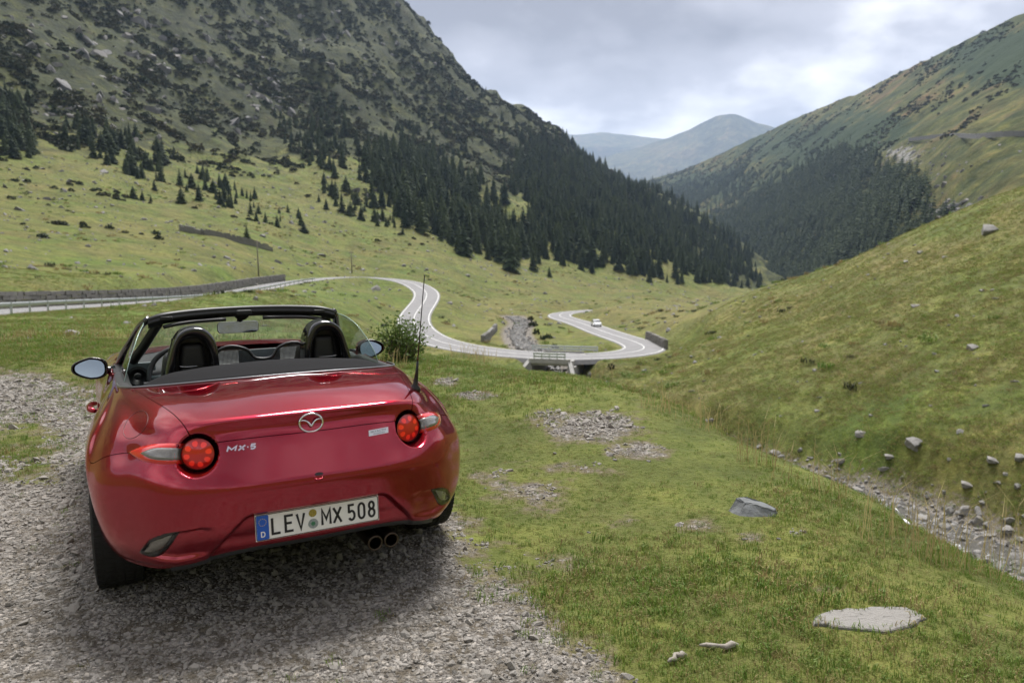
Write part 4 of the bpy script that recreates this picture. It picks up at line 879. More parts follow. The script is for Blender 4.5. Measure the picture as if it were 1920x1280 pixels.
# tall dry stalks on the knoll edge, each tuft a plant
for px_, py_, n_, hpx in ((1418, 868, 34, 95), (1335, 808, 16, 70), (1300, 795, 14, 60), (1562, 930, 14, 90), (1625, 1000, 16, 110), (1715, 1045, 16, 120), (1760, 1050, 22, 110), (1830, 1075, 16, 120), (1895, 1080, 14, 130), (1236, 768, 20, 46), (1130, 712, 14, 34), (900, 678, 20, 30), (870, 672, 16, 30), (660, 668, 18, 34), (730, 690, 20, 40), (1480, 905, 8, 80)):
    g, d_ = ground_at(px_, py_, 1.5); h_ = hpx / FPX * d_ * 1.1
    V, F = [], []; rg = random.Random(px_)
    me = clump(px_, int(n_ * 1.3), h_ * 1.2, .16 * max(1, d_ / 6), .0037 * max(1, d_ / 5.5), .62, (M_STALK,)); o = link('dry_grass_tuft', me); o.location = (g[0], g[1], g[2] - .02)
    tag(o, 'tall straw coloured grass stalks growing on the edge of the knoll', 'grass tuft', 'dry grass tufts on the knoll edge')
    me2 = clump(px_ + 1, 30, h_ * .28, .13 * max(1, d_ / 6), .004 * max(1, d_ / 6), .7, (M_GRASS,)); o2 = link('green_blades', me2, o)
PEB = [rock_mesh(60 + s, 1, .62, 8) for s in range(6)]
for q in PEB: q.materials.clear(); q.materials.append(M_PEB)
x, y, z, d, px, py = candidates(190000, R_(-41), R_(30), 1.0, 10.5, RNG); gv = zone(GRAV, x, y) + .35 * fbm(x * 5.5, y * 5.5, 12, 4)
k_ = np.where((gv > .5) & (RNG.random(len(x)) < np.where(d < 4.5, 1, np.where(d < 7, .6, .4))))[0]
sz = np.clip(RNG.lognormal(-4.82, .58, len(k_)), .003, .042) * np.clip(d[k_] / 4.2, .85, 1.6)
scatter('gravel', np.stack([x, y, z + .001], 1)[k_], sz, PEB, 'loose grey gravel of the pull-out', 'gravel', .5)

# cobbles in the stream bed
ii = RNG.integers(0, len(STREAM), 5200); oo = np.clip(RNG.normal(0, 1.35, 5200), -3.2, 3.2) * np.where(ii > 96, .55, 1); tt_ = np.gradient(STREAM[:, :2], axis=0); tt_ /= np.linalg.norm(tt_, axis=1)[:, None]
xy = STREAM[ii, :2] + np.stack([tt_[ii, 1], -tt_[ii, 0]], 1) * oo[:, None] + RNG.normal(0, .5, (5200, 2)); zz_ = np.maximum(gz(xy[:, 0], xy[:, 1]), STREAM[ii, 2] - .22)
dpx = np.hypot(xy[:, 0], xy[:, 1]); rdc, _ = near_line(xy, ROAD, 6); ok_ = (rdc > 4.2) | (np.hypot(xy[:, 0] - BR[0], xy[:, 1] - BR[1]) < 6)
scatter('stream_cobbles', np.stack([xy[:, 0], xy[:, 1], zz_], 1)[ok_], (np.clip(RNG.lognormal(-1.95, .5, 5200), .05, .6) * np.clip(dpx / 60, 1, 1.4))[ok_], STN, 'grey cobbles lining the stream bed', 'stones', .4)

# ------------------------------------------------------------------ single things on the knoll
g, d_ = ground_at(1410, 962, 1.5)
bm = bmesh.new()
top = [(-.085, .07), (-.03, .085), (.05, .065), (.135, .01), (.128, -.03), (.05, -.02), (-.04, .01)]
bot = [(-.145, .04), (-.05, .10), (.06, .08), (.145, .0), (.125, -.075), (.02, -.085), (-.09, -.05)]
tv = [bm.verts.new((a, b, .082 - .22 * a * (a > 0) + .10 * b)) for a, b in top]; bv = [bm.verts.new((a * .98, b, -.03)) for a, b in bot]
bm.faces.new(tv); bm.faces.new(bv[::-1])
for i in range(7): bm.faces.new((bv[i], bv[(i + 1) % 7], tv[(i + 1) % 7], tv[i]))
bmesh.ops.recalc_face_normals(bm, faces=bm.faces); me = bpy.data.meshes.new('slate'); bm.to_mesh(me); bm.free(); bevel(me, .006, 2, 20)
bm = bmesh.new(); bm.from_mesh(me); bmesh.ops.triangulate(bm, faces=bm.faces); bmesh.ops.subdivide_edges(bm, edges=bm.edges, cuts=2, use_grid_fill=True)
for v in bm.verts: v.co += Vector((random.gauss(0, .0022), random.gauss(0, .0022), random.gauss(0, .0022) + .006 * math.sin(v.co.x * 31) * math.sin(v.co.y * 43 + 1)))
bm.to_mesh(me); bm.free()
o = link('slate_rock', me, mat=M_SLATE); o.location = g; o.scale = (.95, .95, .72); o.rotation_euler = (0, 0, R_(-12)); tag(o, 'dark angular slate block with a pale flat top lying on the grass', 'rock')
g, d_ = ground_at(1632, 1160, 1.5); bm = bmesh.new(); rg = random.Random(21); n_ = 30; rings = []
for rr_, zz_ in ((1.04, -1.2), (1.0, .35), (.95, .78), (.6, .95), (.25, 1.0)):
    rg2 = random.Random(8); rings.append([bm.verts.new((rr_ * math.cos(6.28318 * k / n_) * (1 + .16 * math.sin(2.2 * k / n_ * 6.28 + 1) + rg2.uniform(-.09, .09)), rr_ * math.sin(6.28318 * k / n_) * (1 + .14 * math.sin(3 * k / n_ * 6.28) + rg2.uniform(-.09, .09)), zz_ + rg.uniform(-.12, .12))) for k in range(n_)])
for a_, b_ in zip(rings, rings[1:]):
    for k in range(n_): bm.faces.new((a_[k], a_[(k + 1) % n_], b_[(k + 1) % n_], b_[k]))
bm.faces.new(rings[-1]); me = bpy.data.meshes.new('slab'); bm.to_mesh(me); bm.free(); bmesh_tmp = None
o = link('flat_slab', me, mat=stone_material('pale_slab', (.16, .155, .145), (.29, .28, .265), 12., .2)); o.location = (g[0], g[1], g[2] + .002); o.scale = (.21, .095, .010); o.rotation_euler = (0, 0, R_(6)); tag(o, 'flat pale stone slab set flush in the grass', 'rock')
def drift(px, py, l_, rz, lab, seed):
    g, d_ = ground_at(px, py, 1.2); rg = random.Random(seed); pth = [Vector((l_ * (t - .5), rg.uniform(-.012, .012), .012 + rg.uniform(0, .012))) for t in np.linspace(0, 1, 7)]
    o = link('driftwood', mesh('driftwood', *tube(pth, [.004, .009, .011, .007, .012, .015, .006], 7)), mat=plain('bleached_wood%d' % seed, (.25, .225, .19), .8, var=.5, vs=40, bump=.006), smooth=True); o.location = g; o.rotation_euler = (0, 0, rz); tag(o, lab, 'driftwood')
drift(1348, 1217, .15, -.1, 'pale bleached piece of driftwood with a knotted end in the grass', 3)
drift(1268, 1238, .09, .5, 'short grey lump of driftwood at the edge of the gravel', 4)
g, d_ = ground_at(1678, 985, 1.5); V = []; n_ = 9
for i in range(n_):
    t = i / (n_ - 1); wv = .022 * math.sin(math.pi * min(1, t * 1.1)) + .006
    V += [(t * .11, wv + .006 * math.sin(7 * t), .10 - .12 * t + .010 * math.sin(11 * t)), (t * .11, -wv, .09 - .12 * t + .012 * math.sin(9 * t + 1))]
o = link('plastic_scrap', mesh('scrap', V, [(2 * i, 2 * i + 1, 2 * i + 3, 2 * i + 2) for i in range(n_ - 1)]), mat=plain('white_plastic', (.8, .8, .8), .5), smooth=True); o.location = g; md = o.modifiers.new('t', 'SOLIDIFY'); md.thickness = .002; tag(o, 'crumpled white plastic scrap caught in grass above the stream', 'litter')
for px_, py_, w_ in ((910, 915, 12), (1105, 998, 10), (1030, 1170, 12), (1040, 850, 14), (1155, 862, 14), (1000, 1180, 9), (1330, 990, 10), (1460, 1010, 12), (1395, 1010, 14), (1650, 1105, 8), (1215, 865, 12)):
    g, d_ = ground_at(px_, py_, 1.2); s_w = w_ / FPX * d_ * .6; o = link('small_stone', STN[px_ % 4]); o.location = g; o.scale = (s_w, s_w * .8, s_w * .7); o.rotation_euler = (0, 0, px_); tag(o, 'small pale stone lying in the knoll\'s grass', 'stone', 'small stones on the knoll')
# ------------------------------------------------------------------ the red roadster
CAR = empty('roadster', (-1.211, 3.801, 0.0), R_(27.98))
tag(CAR, 'dusty red two-seat roadster with its roof down, parked on the gravel', 'car')
CARM = Matrix.Translation((-1.211, 3.801, 0)) @ Matrix.Rotation(R_(27.98), 4, 'Z'); CARI = CARM.inverted()
CAMC = CARI @ Vector(CAM)
def cray(px, py): return (CARI.to_3x3() @ Vector(ray(px, py))).normalized()
def on_plane(px, py, X=None, Y=None, Z=None):
    d = cray(px, py)
    t = (X - CAMC.x) / d.x if X is not None else (Y - CAMC.y) / d.y if Y is not None else (Z - CAMC.z) / d.z
    return CAMC + d * t

def car_paint():
    m, t, b = newmat('red_car_paint'); c = nd(t, 'ShaderNodeTexCoord').outputs['Object']
    fl = noise(t, c, 900., 2, .5)
    base = mix(t, fl, (.28, .0015, .016), (.40, .004, .028))
    # road dust: thicker towards the sills and bumper corners
    sx = nd(t, 'ShaderNodeSeparateXYZ'); t.links.new(c, sx.inputs[0])
    hgt = nd(t, 'ShaderNodeMapRange', inp={1: .74, 2: .30, 3: 0., 4: 1.}); t.links.new(sx.outputs[2], hgt.inputs[0])
    ax = math_(t, 'ABSOLUTE', sx.outputs[0]); side = nd(t, 'ShaderNodeMapRange', inp={1: .35, 2: .85, 3: .35, 4: 1.}); t.links.new(ax, side.inputs[0])
    dn = math_(t, 'ADD', noise(t, c, 6., 6, .6), math_(t, 'MULTIPLY', noise(t, c, 120., 4, .7), .35))
    dust = math_(t, 'MULTIPLY', math_(t, 'MULTIPLY', hgt.outputs[0], side.outputs[0]), math_(t, 'MULTIPLY', dn, .45), True)
    dust = math_(t, 'ADD', dust, math_(t, 'MULTIPLY', noise(t, c, 60., 5, .7), .02), True)
    col = mix(t, dust, base, (.15, .105, .08))
    t.links.new(col, b.inputs['Base Color'])
    t.links.new(math_(t, 'SUBTRACT', .94, math_(t, 'MULTIPLY', dust, 1.2), True), b.inputs['Metallic'])
    b.inputs['Roughness'].default_value = .22; b.inputs['Coat IOR'].default_value = 1.55; b.inputs['Specular Tint'].default_value = (1., .18, .30, 1)
    t.links.new(math_(t, 'SUBTRACT', 1., math_(t, 'MULTIPLY', dust, 1.1), True), b.inputs['Coat Weight'])
    t.links.new(math_(t, 'ADD', .03, math_(t, 'MULTIPLY', dust, .5)), b.inputs['Coat Roughness'])
    return m
M_RED = car_paint()
M_BLACK = plain('black_plastic', (.012, .012, .013), .45)
M_GLOSSB = plain('gloss_black', (.006, .006, .007), .12, coat=.6)
M_TOP = plain('soft_top_fabric', (.010, .010, .011), .9, spec=.12, var=.3, vs=300, bump=.0006)
M_LEATH = plain('black_leather', (.016, .016, .018), .5, bump=.0008, vs=260)
M_GREYP = plain('grey_blue_trim', (.10, .125, .135), .5)
M_CHROME = plain('chrome', (.75, .75, .77), .12, 1.)
M_STEEL = plain('exhaust_steel', (.085, .066, .05), .4, 1., var=.4, vs=30)
M_RUB = plain('tyre_rubber', (.014, .014, .014), .8, var=.5, vs=20)
M_ALLOY = plain('alloy_grey', (.10, .10, .11), .3, .9)
M_REDL = plain('red_lens', (.60, .012, .008), .12, coat=1.)
M_LED = plain('lit_red_lens', (.80, .025, .012), .2, coat=1., emit=(1., .03, .01, .10))
M_LENS = plain('clear_lens', (.17, .16, .145), .15, .2, coat=1., var=.3, vs=120)
M_SILVER = plain('silver_badge', (.62, .62, .63), .3, .7)
M_MIRR = plain('mirror_glass', (.36, .43, .47), .02, 1.)
def glass(name, tint, mixf=.9):
    m, t, b = newmat(name); t.nodes.remove(b); tr = nd(t, 'ShaderNodeBsdfTransparent', inp={0: (*tint, 1)}); gl = nd(t, 'ShaderNodeBsdfGlossy', inp={1: .01}); gm = nd(t, 'ShaderNodeNewGeometry'); dp = nd(t, 'ShaderNodeVectorMath', operation='DOT_PRODUCT'); t.links.new(gm.outputs['Incoming'], dp.inputs[0]); t.links.new(gm.outputs['Normal'], dp.inputs[1])
    fr_ = math_(t, 'ADD', math_(t, 'MULTIPLY', math_(t, 'POWER', math_(t, 'SUBTRACT', 1., math_(t, 'ABSOLUTE', dp.outputs['Value'])), 5.), .9), .045, True)
    ms = nd(t, 'ShaderNodeMixShader'); t.links.new(fr_, ms.inputs[0]); t.links.new(tr.outputs[0], ms.inputs[1]); t.links.new(gl.outputs[0], ms.inputs[2]); t.links.new(ms.outputs[0], t.nodes['Material Output'].inputs[0]); return m
M_WIND = glass('windscreen_glass', (.90, .95, .92)); M_SIDEG = glass('tinted_side_glass', (.60, .70, .63))

# --- body surface: control columns from the tail's centre round the right flank to the nose; rows from bottom edge to the rim
RC = [
 [(0, -.795, .335), (0, -.835, .42), (0, -.854, .53), (0, -.854, .626), (0, -.847, .640), (0, -.808, .715), (0, -.768, .79), (0, -.753, .84), (0, -.757, .868), (0, -.722, .8845), (0, -.56, .916), (0, -.35, .936), (0, -.15, .945)],
 [(.25, -.788, .335), (.25, -.828, .42), (.25, -.846, .53), (.25, -.845, .625), (.25, -.838, .639), (.25, -.797, .715), (.25, -.756, .79), (.25, -.74, .838), (.25, -.743, .865), (.252, -.708, .8812), (.265, -.54, .911), (.29, -.33, .929), (.33, -.11, .937)],
 [(.44, -.752, .312), (.45, -.795, .40), (.456, -.809, .52), (.458, -.806, .618), (.459, -.800, .633), (.46, -.757, .705), (.465, -.712, .775), (.476, -.690, .82), (.487, -.672, .846), (.496, -.640, .8595), (.535, -.47, .886), (.605, -.17, .901), (.655, .09, .907)],
 [(.575, -.69, .275), (.59, -.73, .375), (.60, -.738, .50), (.605, -.728, .605), (.607, -.720, .628), (.607, -.685, .69), (.605, -.63, .752), (.602, -.59, .785), (.60, -.555, .808), (.604, -.525, .822), (.632, -.34, .856), (.668, -.08, .885), (.697, .18, .898)],
 [(.685, -.56, .262), (.71, -.605, .36), (.725, -.605, .48), (.732, -.585, .58), (.733, -.575, .615), (.728, -.545, .665), (.705, -.48, .726), (.70, -.44, .762), (.69, -.39, .795), (.687, -.355, .812), (.69, -.19, .848), (.703, .04, .878), (.716, .27, .893)],
 [(.765, -.42, .275), (.795, -.46, .365), (.815, -.455, .46), (.825, -.435, .55), (.826, -.425, .585), (.82, -.40, .63), (.80, -.36, .685), (.785, -.31, .735), (.768, -.26, .775), (.758, -.22, .797), (.738, -.07, .838), (.724, .13, .868), (.722, .38, .888)],
 [(.81, -.335, .33), (.83, -.335, .41), (.845, -.33, .48), (.853, -.32, .54), (.855, -.315, .57), (.853, -.30, .605), (.842, -.275, .655), (.825, -.22, .71), (.803, -.17, .757), (.79, -.13, .782), (.759, .02, .828), (.736, .21, .862), (.727, .48, .885)]]
def zl(*z): return z
Z7 = (.525, .555, .58, .603, .62, .645, .685, .728, .766, .79, .832, .863, .882); Z8 = (.628, .64, .65, .662, .672, .685, .71, .745, .777, .797, .835, .863, .88); Z6 = (.33, .41, .48, .54, .57, .605, .655, .71, .757, .782, .828, .862, .883)
ZS = (.175, .265, .35, .43, .47, .52, .59, .66, .715, .75, .806, .846, .868)
def colm(X, Y, Z): RC.append(list(zip(X, Y, Z)))
colm((.85, .856, .86, .862, .863, .861, .852, .838, .818, .803, .768, .742, .730), (-.264, -.262, -.258, -.25, -.245, -.235, -.21, -.16, -.11, -.07, .08, .28, .56), Z7)
colm((.858, .861, .863, .864, .864, .862, .855, .842, .823, .808, .772, .745, .731), (-.118, -.116, -.113, -.108, -.103, -.095, -.075, -.03, .02, .055, .18, .36, .64), Z8)
colm((.857, .860, .862, .863, .863, .861, .853, .840, .821, .806, .771, .745, .732), (.118, .12, .123, .128, .133, .14, .16, .195, .235, .26, .34, .48, .72), Z8)
colm((.85, .855, .858, .86, .86, .858, .85, .835, .816, .802, .768, .744, .733), (.264, .268, .272, .28, .285, .295, .31, .335, .365, .385, .44, .56, .80), Z7)
colm((.81, .83, .843, .851, .853, .853, .845, .83, .81, .797, .766, .744, .734), (.335, .338, .345, .355, .362, .375, .40, .43, .455, .475, .53, .64, .88), Z6)
colm((.80, .815, .83, .842, .845, .848, .845, .838, .825, .812, .78, .752, .735), (.41, .41, .42, .43, .44, .45, .48, .52, .55, .57, .64, .74, .95), ZS)
colm((.79, .80, .81, .822, .826, .832, .835, .83, .82, .81, .785, .76, .738), (.85, .85, .85, .85, .86, .87, .89, .91, .92, .93, .97, 1.02, 1.14), ZS)
colm((.79, .80, .812, .822, .826, .83, .832, .826, .815, .806, .782, .758, .735), (1.35, 1.35, 1.35, 1.35, 1.355, 1.36, 1.37, 1.38, 1.39, 1.39, 1.40, 1.41, 1.43), ZS)
colm((.795, .81, .825, .835, .84, .845, .848, .842, .83, .82, .79, .755, .70), (1.78,) * 9 + (1.78, 1.77, 1.76, 1.74), ZS[:10] + (.803, .838, .857))
F6 = Z6[:10] + (.81, .835, .85)
for Y0, zz_, xt in ((1.975, Z6, .685), (2.046, Z7, .675), (2.192, Z8, .665), (2.428, Z8, .64), (2.574, Z7, .615), (2.645, Z6, .60)):
    dz = -.012 if Y0 < 2.1 else -.02 if Y0 < 2.3 else -.05 if Y0 < 2.5 else -.075
    x_ = (.81 if zz_ is Z6 else .85, .835, .845, .852, .855, .855, .848, .835, .815, .80, .765, .725, xt)
    zt = [a + dz * (k / 12) ** 1.2 * (1.0) for k, a in enumerate(zz_)]
    colm(x_, [Y0 - (.02 * k / 12 if Y0 < 2.31 else -.0) for k in range(13)], zt)
colm((.78, .795, .81, .82, .822, .82, .812, .80, .78, .765, .725, .66, .58), (2.74, 2.76, 2.77, 2.77, 2.77, 2.76, 2.75, 2.74, 2.73, 2.72, 2.71, 2.70, 2.69), (.19, .26, .33, .40, .43, .47, .52, .57, .62, .65, .70, .735, .76))
colm((.64, .67, .69, .70, .70, .70, .69, .67, .65, .63, .58, .53, .47), (2.97, 3.0, 3.01, 3.01, 3.0, 2.99, 2.97, 2.95, 2.93, 2.91, 2.88, 2.85, 2.82), (.19, .25, .31, .37, .40, .44, .48, .52, .56, .58, .63, .67, .70))
colm((.36, .37, .38, .38, .38, .38, .38, .37, .36, .35, .33, .30, .27), (3.08, 3.11, 3.12, 3.12, 3.11, 3.10, 3.08, 3.06, 3.04, 3.02, 2.98, 2.95, 2.92), (.19, .24, .30, .36, .39, .42, .46, .50, .53, .55, .59, .63, .665))
colm((0,) * 13, (3.11, 3.14, 3.15, 3.15, 3.14, 3.13, 3.11, 3.09, 3.07, 3.05, 3.01, 2.98, 2.95), (.19, .24, .30, .36, .39, .42, .46, .50, .53, .55, .58, .62, .655))
RC = np.array(RC, float); KC = len(RC) - 1
ALL = np.concatenate([(RC * [-1, 1, 1])[:0:-1], RC]); NR = 18
NSP = [26 if abs(k - KC + .5) < 4 else 10 for k in range(2 * KC)]; CIX = np.concatenate([[0], np.cumsum(NSP)])
g1 = np.stack([spline(c, NR) for c in ALL]); GRID = np.stack([spline(g1[:, i], NSP) for i in range(g1.shape[1])], 1)      # columns, rows, 3
NX, NY = GRID.shape[:2]                      # index of the centre column
def ci(c): return int(CIX[KC + c])
def grid_normals(G):
    a = np.gradient(G, axis=0); b = np.gradient(G, axis=1); n = np.cross(a, b); n /= np.maximum(np.linalg.norm(n, axis=-1), 1e-9)[..., None]; return n
def make_bvh():
    global BVH
    BVH = BVHTree.FromPolygons([tuple(v) for v in GRID.reshape(-1, 3)], [tuple(int(i) for i in q) for q in gridq(NX, NY)])
make_bvh()
def hit(px, py):
    d = cray(px, py); p, n, i, _ = BVH.ray_cast(CAMC, d)
    if p is None: p, n, i, _ = BVH.find_nearest(CAMC + d * 3.3)
    return p, (n if n.dot(d) < 0 else -n)
def curve_xz(pts):
    q = np.array([(lambda p: (abs(p.x), p.z))(hit(*a)[0]) for a in pts]); o = np.argsort(q[:, 0]); return q[o, 0], q[o, 1]
_gx, _gy, _gzz = np.abs(GRID[..., 0]), GRID[..., 1], GRID[..., 2]; _tail = _gy < -.35
# number plate bay
_f = np.interp(_gx, [0, .27, .30, .335, .42, .45], [.502, .500, .488, .452, .355, .30])
GRID[..., 1] += np.where(_tail, .033 * sst(0, .024, _f - _gzz) * (1 - .55 * sst(.40, .33, _gzz)), 0)
# scoops running in from the reflectors
tx, tz_ = curve_xz([(262, 1033), (280, 1012), (300, 1003), (320, 998), (336, 995), (370, 990), (412, 987)]); bx_, bz_ = curve_xz([(262, 1037), (275, 1048), (300, 1056), (330, 1059), (380, 1050), (430, 1036)])
_m = sst(0, .012, np.interp(_gx, tx, tz_) - _gzz) * sst(.012, .045, _gzz - np.interp(_gx, bx_, bz_)) * sst(tx.min(), tx.min() + .12, _gx) * (1 - sst(tx.max() - .02, tx.max() + .004, _gx))
GRID[..., 1] += np.where(_tail, .020 * _m, 0); GRID[..., 0] -= np.where(_tail, np.sign(GRID[..., 0]) * .010 * _m, 0)
# round light wells
LAX = Vector((-.26, -1.0, .10)).normalized(); LC = Vector((-.4475, -.702, .739))
for s in (-1, 1):
    c_ = np.array((-s * LC.x, LC.y, LC.z)); a_ = np.array((-s * LAX.x, LAX.y, LAX.z)); q = GRID - c_; h_ = q @ a_; rho = np.linalg.norm(q - h_[..., None] * a_, axis=-1)
    want = -.012 - .012 * (1 - sst(.06, .09, rho)); wgt = 1 - sst(.064, .088, rho); dh = np.minimum(want - h_, 0) * wgt
    GRID += np.where((_tail & (rho < .12) & (np.abs(h_) < .2))[..., None], dh[..., None] * a_, 0)
GN = grid_normals(GRID)
if GN[ci(0), 40, 1] > 0: GN = -GN
make_bvh()
def panel(name, j0, j1, i0, i1, mat=M_RED, gap=.0022, parent=CAR, edges='lrbt', depth=.012):
    """one body panel: columns j0..j1, rows i0..i1 of the body surface, with open panel gaps and folded edges"""
    G = GRID[j0:j1 + 1, i0:i1 + 1].copy(); N = GN[j0:j1 + 1, i0:i1 + 1]
    def ins(a, b):
        v = b - a; l = np.maximum(np.linalg.norm(v, axis=-1), 1e-9)[..., None]; return a + v / l * np.minimum(gap, l * .45)
    if 'l' in edges: G[0] = ins(G[0], G[1])
    if 'r' in edges: G[-1] = ins(G[-1], G[-2])
    if 'b' in edges: G[:, 0] = ins(G[:, 0], G[:, 1])
    if 't' in edges: G[:, -1] = ins(G[:, -1], G[:, -2])
    a, b = G.shape[:2]; V = G.reshape(-1, 3); Q = gridq(a, b)
    loop = [i * b for i in range(a)] + [(a - 1) * b + k for k in range(1, b)] + [i * b + b - 1 for i in range(a - 2, -1, -1)] + [k for k in range(b - 2, 0, -1)]
    lo = np.array(loop); low = V[lo] - N.reshape(-1, 3)[lo] * depth; base = len(V); n = len(lo)
    V = np.concatenate([V, low]); S = np.array([(loop[k], loop[(k + 1) % n], base + (k + 1) % n, base + k) for k in range(n)])
    me = npmesh(name, V, np.concatenate([Q, S])); bm = bmesh.new(); bm.from_mesh(me); bmesh.ops.recalc_face_normals(bm, faces=bm.faces)
    bm.faces.ensure_lookup_table(); f = bm.faces[len(Q) // 2]
    if f.normal.dot(Vector(N[a // 2, b // 2])) < 0: bmesh.ops.reverse_faces(bm, faces=bm.faces)
    for e_ in bm.edges:
        if len(e_.link_faces) == 2 and e_.calc_face_angle() > R_(38): e_.smooth = False
    for f in bm.faces: f.smooth = True
    bm.to_mesh(me); bm.free(); return link(name, me, parent, mat)
r5 = 6 * NR; rT = 12 * NR
panel('rear_bumper', ci(-6), ci(6), 0, r5, edges='t')
panel('trunk_lid', ci(-2), ci(2), r5, rT)
for s in (-1, 1):
    a, b = sorted((s * 2, s * 12)); lo = (ci(a), ci(b))
    panel('rear_fender', lo[0], lo[1], r5, rT)
    a, b = sorted((s * 6, s * 12)); panel('rear_fender_skirt', ci(a), ci(b), 0, r5, edges='lr')
    a, b = sorted((s * 12, s * 15)); dr = panel('door', ci(a), ci(b), NR, rT)
    panel('sill', ci(a), ci(b), 0, NR, M_RED)
    a, b = sorted((s * 15, s * 22)); panel('front_fender', ci(a), ci(b), 0, rT)
    hd = on_plane(183, 758, X=-.858); hy, hz = .92, .70
    V, F = tube([(s * .838, .70, .705), (s * .860, .74, .708), (s * .866, .82, .71), (s * .858, .90, .71), (s * .836, .93, .708)], [.012, .016, .017, .016, .012], 8)
    link('handle', mesh('handle', V, F), dr, M_RED, True)
for s in (-1, 1):
    a, b = sorted((s * 22, s * KC)); panel('front_bumper', ci(a), ci(b), 0, rT, edges='')
inner = (GRID - GN * np.where(GRID[..., 1:2] < -.3, .034, .014))[::3, ::3]
me = npmesh('inner_shell', inner.reshape(-1, 3), gridq(*inner.shape[:2])); link('inner_shell', me, CAR, M_BLACK, True)
# bonnet between the fenders
st = [GRID[ci(c), -1] for c in range(15, KC + 1)]; st = spline(np.array(st), 4); st[-1][0] = .002
cw = np.linspace(-1, 1, 17); hood = np.array([[(p[0] * u, p[1] + (.10 * (1 - u * u) if k < 6 else .03 * (1 - u * u)) * (1 - k / len(st)), p[2] + .035 * (1 - u ** 4) * (1 - k / len(st)) ** .5) for u in cw] for k, p in enumerate(st)])
me = npmesh('bonnet', hood.reshape(-1, 3), gridq(*hood.shape[:2])); link('bonnet', me, CAR, M_RED, True)
# underbody and rear valance
und = join(box(-.60, .60, -.42, 2.9, .19, .32), box(-.56, .56, -.60, -.40, .27, .36)); part('underbody', und, CAR, M_BLACK)
bot = GRID[ci(-3):ci(3) + 1, 0]
va = np.stack([bot + [0, .004, .004], bot * [.995, 1, 1] + [0, .010, -.020], bot * [.985, 1, 1] + [0, .05, -.034], bot * [.96, 1, 1] + [0, .25, -.02]], 1)
link('rear_valance', npmesh('rear_valance', va.reshape(-1, 3), gridq(va.shape[0], 4)), CAR, plain('valance_plastic', (.035, .036, .04), .5), True)

# --- helpers for pieces laid on the body
def frame(p, n, up=Vector((0, 0, 1))):
    x = up.cross(n).normalized(); y = n.cross(x).normalized(); return Matrix((( x.x, y.x, n.x, p.x), (x.y, y.y, n.y, p.y), (x.z, y.z, n.z, p.z), (0, 0, 0, 1)))
def xf(vf, M4): return [tuple(M4 @ Vector(v)) for v in vf[0]], vf[1]
def mirror(vf): return [(-v[0], v[1], v[2]) for v in vf[0]], [f[::-1] for f in vf[1]]
def patch(top, bot, off, nu=16, nv=6, thick=.006):
    """lens laid on the body between two pixel curves, raised by off, with a folded rim"""
    T_ = spline(np.array(top, float), 8); B_ = spline(np.array(bot, float), 8); iu = np.linspace(0, 1, nu)
    def rs_(A): s = np.linspace(0, 1, len(A)); return np.stack([np.interp(iu, s, A[:, k]) for k in range(2)], 1)
    T_, B_ = rs_(T_), rs_(B_); V = []; L_ = []
    for i in range(nu):
        for j in range(nv):
            q = T_[i] + (B_[i] - T_[i]) * j / (nv - 1); p, n = hit(*q); bul = off + .004 * math.sin(math.pi * j / (nv - 1)) * math.sin(math.pi * i / (nu - 1)); V.append(tuple(p + n * bul)); L_.append(tuple(p - n * thick))
    F = [tuple(int(k) for k in q) for q in gridq(nu, nv)]
    loop = [i * nv for i in range(nu)] + [(nu - 1) * nv + k for k in range(1, nv)] + [i * nv + nv - 1 for i in range(nu - 2, -1, -1)] + [k for k in range(nv - 2, 0, -1)]
    b = len(V); V += [L_[k] for k in loop]; n_ = len(loop); F += [(loop[k], loop[(k + 1) % n_], b + (k + 1) % n_, b + k) for k in range(n_)]
    return V, F
def both_sides(name, vf, mat, parents, smooth=True):
    o_ = []
    for s, p_ in zip((-1, 1), parents):
        me = mesh(name, *(vf if s < 0 else mirror(vf))); bm = bmesh.new(); bm.from_mesh(me); bmesh.ops.recalc_face_normals(bm, faces=bm.faces); bm.to_mesh(me); bm.free(); o_.append(link(name, me, p_, mat, smooth))
    return o_
def disc(r0, r1, z0, z1, n=40, rings=4, dome=0.0):
    """ring or disc profile turned about local Z, from radius r0 (z0) to r1 (z1)"""
    V, F = [], []
    for k in range(rings + 1):
        t = k / rings; r = r0 + (r1 - r0) * t; z = z0 + (z1 - z0) * t + dome * math.cos(t * math.pi / 2)
        V += [(r * math.cos(6.28318 * j / n), r * math.sin(6.28318 * j / n), z) for j in range(n)]
    return V, [tuple(int(q) for q in f) for f in gridq(rings + 1, n, True)]
# --- tail lights
LM = frame(LC, LAX)
TL = [link('tail_light', mesh('tail_light', *(lambda q: q if s < 0 else mirror(q))(xf(join(disc(.068, .0645, -.035, .012, 44, 3), disc(.0645, .063, .012, .006, 44, 1), disc(.063, .0005, .002, .002, 44, 2)), LM))), CAR, M_GLOSSB, True) for s in (-1, 1)]
lens = disc(.0005, .0620, .006, .004, 44, 6, .012); both_sides('round_lens', xf(lens, LM), M_REDL, TL)
pet = []
for k in range(8):
    a = k * math.pi / 4 + .2; V = []
    for r, w_ in ((.031, .005), (.040, .0105), (.049, .0105), (.054, .005)):
        z_ = .006 + .012 * math.cos(r / .06 * math.pi / 2) - .002 * (r / .06) + .0012
        for q in (-1, 1): V.append((r * math.cos(a) - q * w_ * math.sin(a), r * math.sin(a) + q * w_ * math.cos(a), z_))
    pet.append((V, [(0, 1, 3, 2), (2, 3, 5, 4), (4, 5, 7, 6)]))
for q in pet: both_sides('led_petal', xf(q, LM), M_LED, TL)
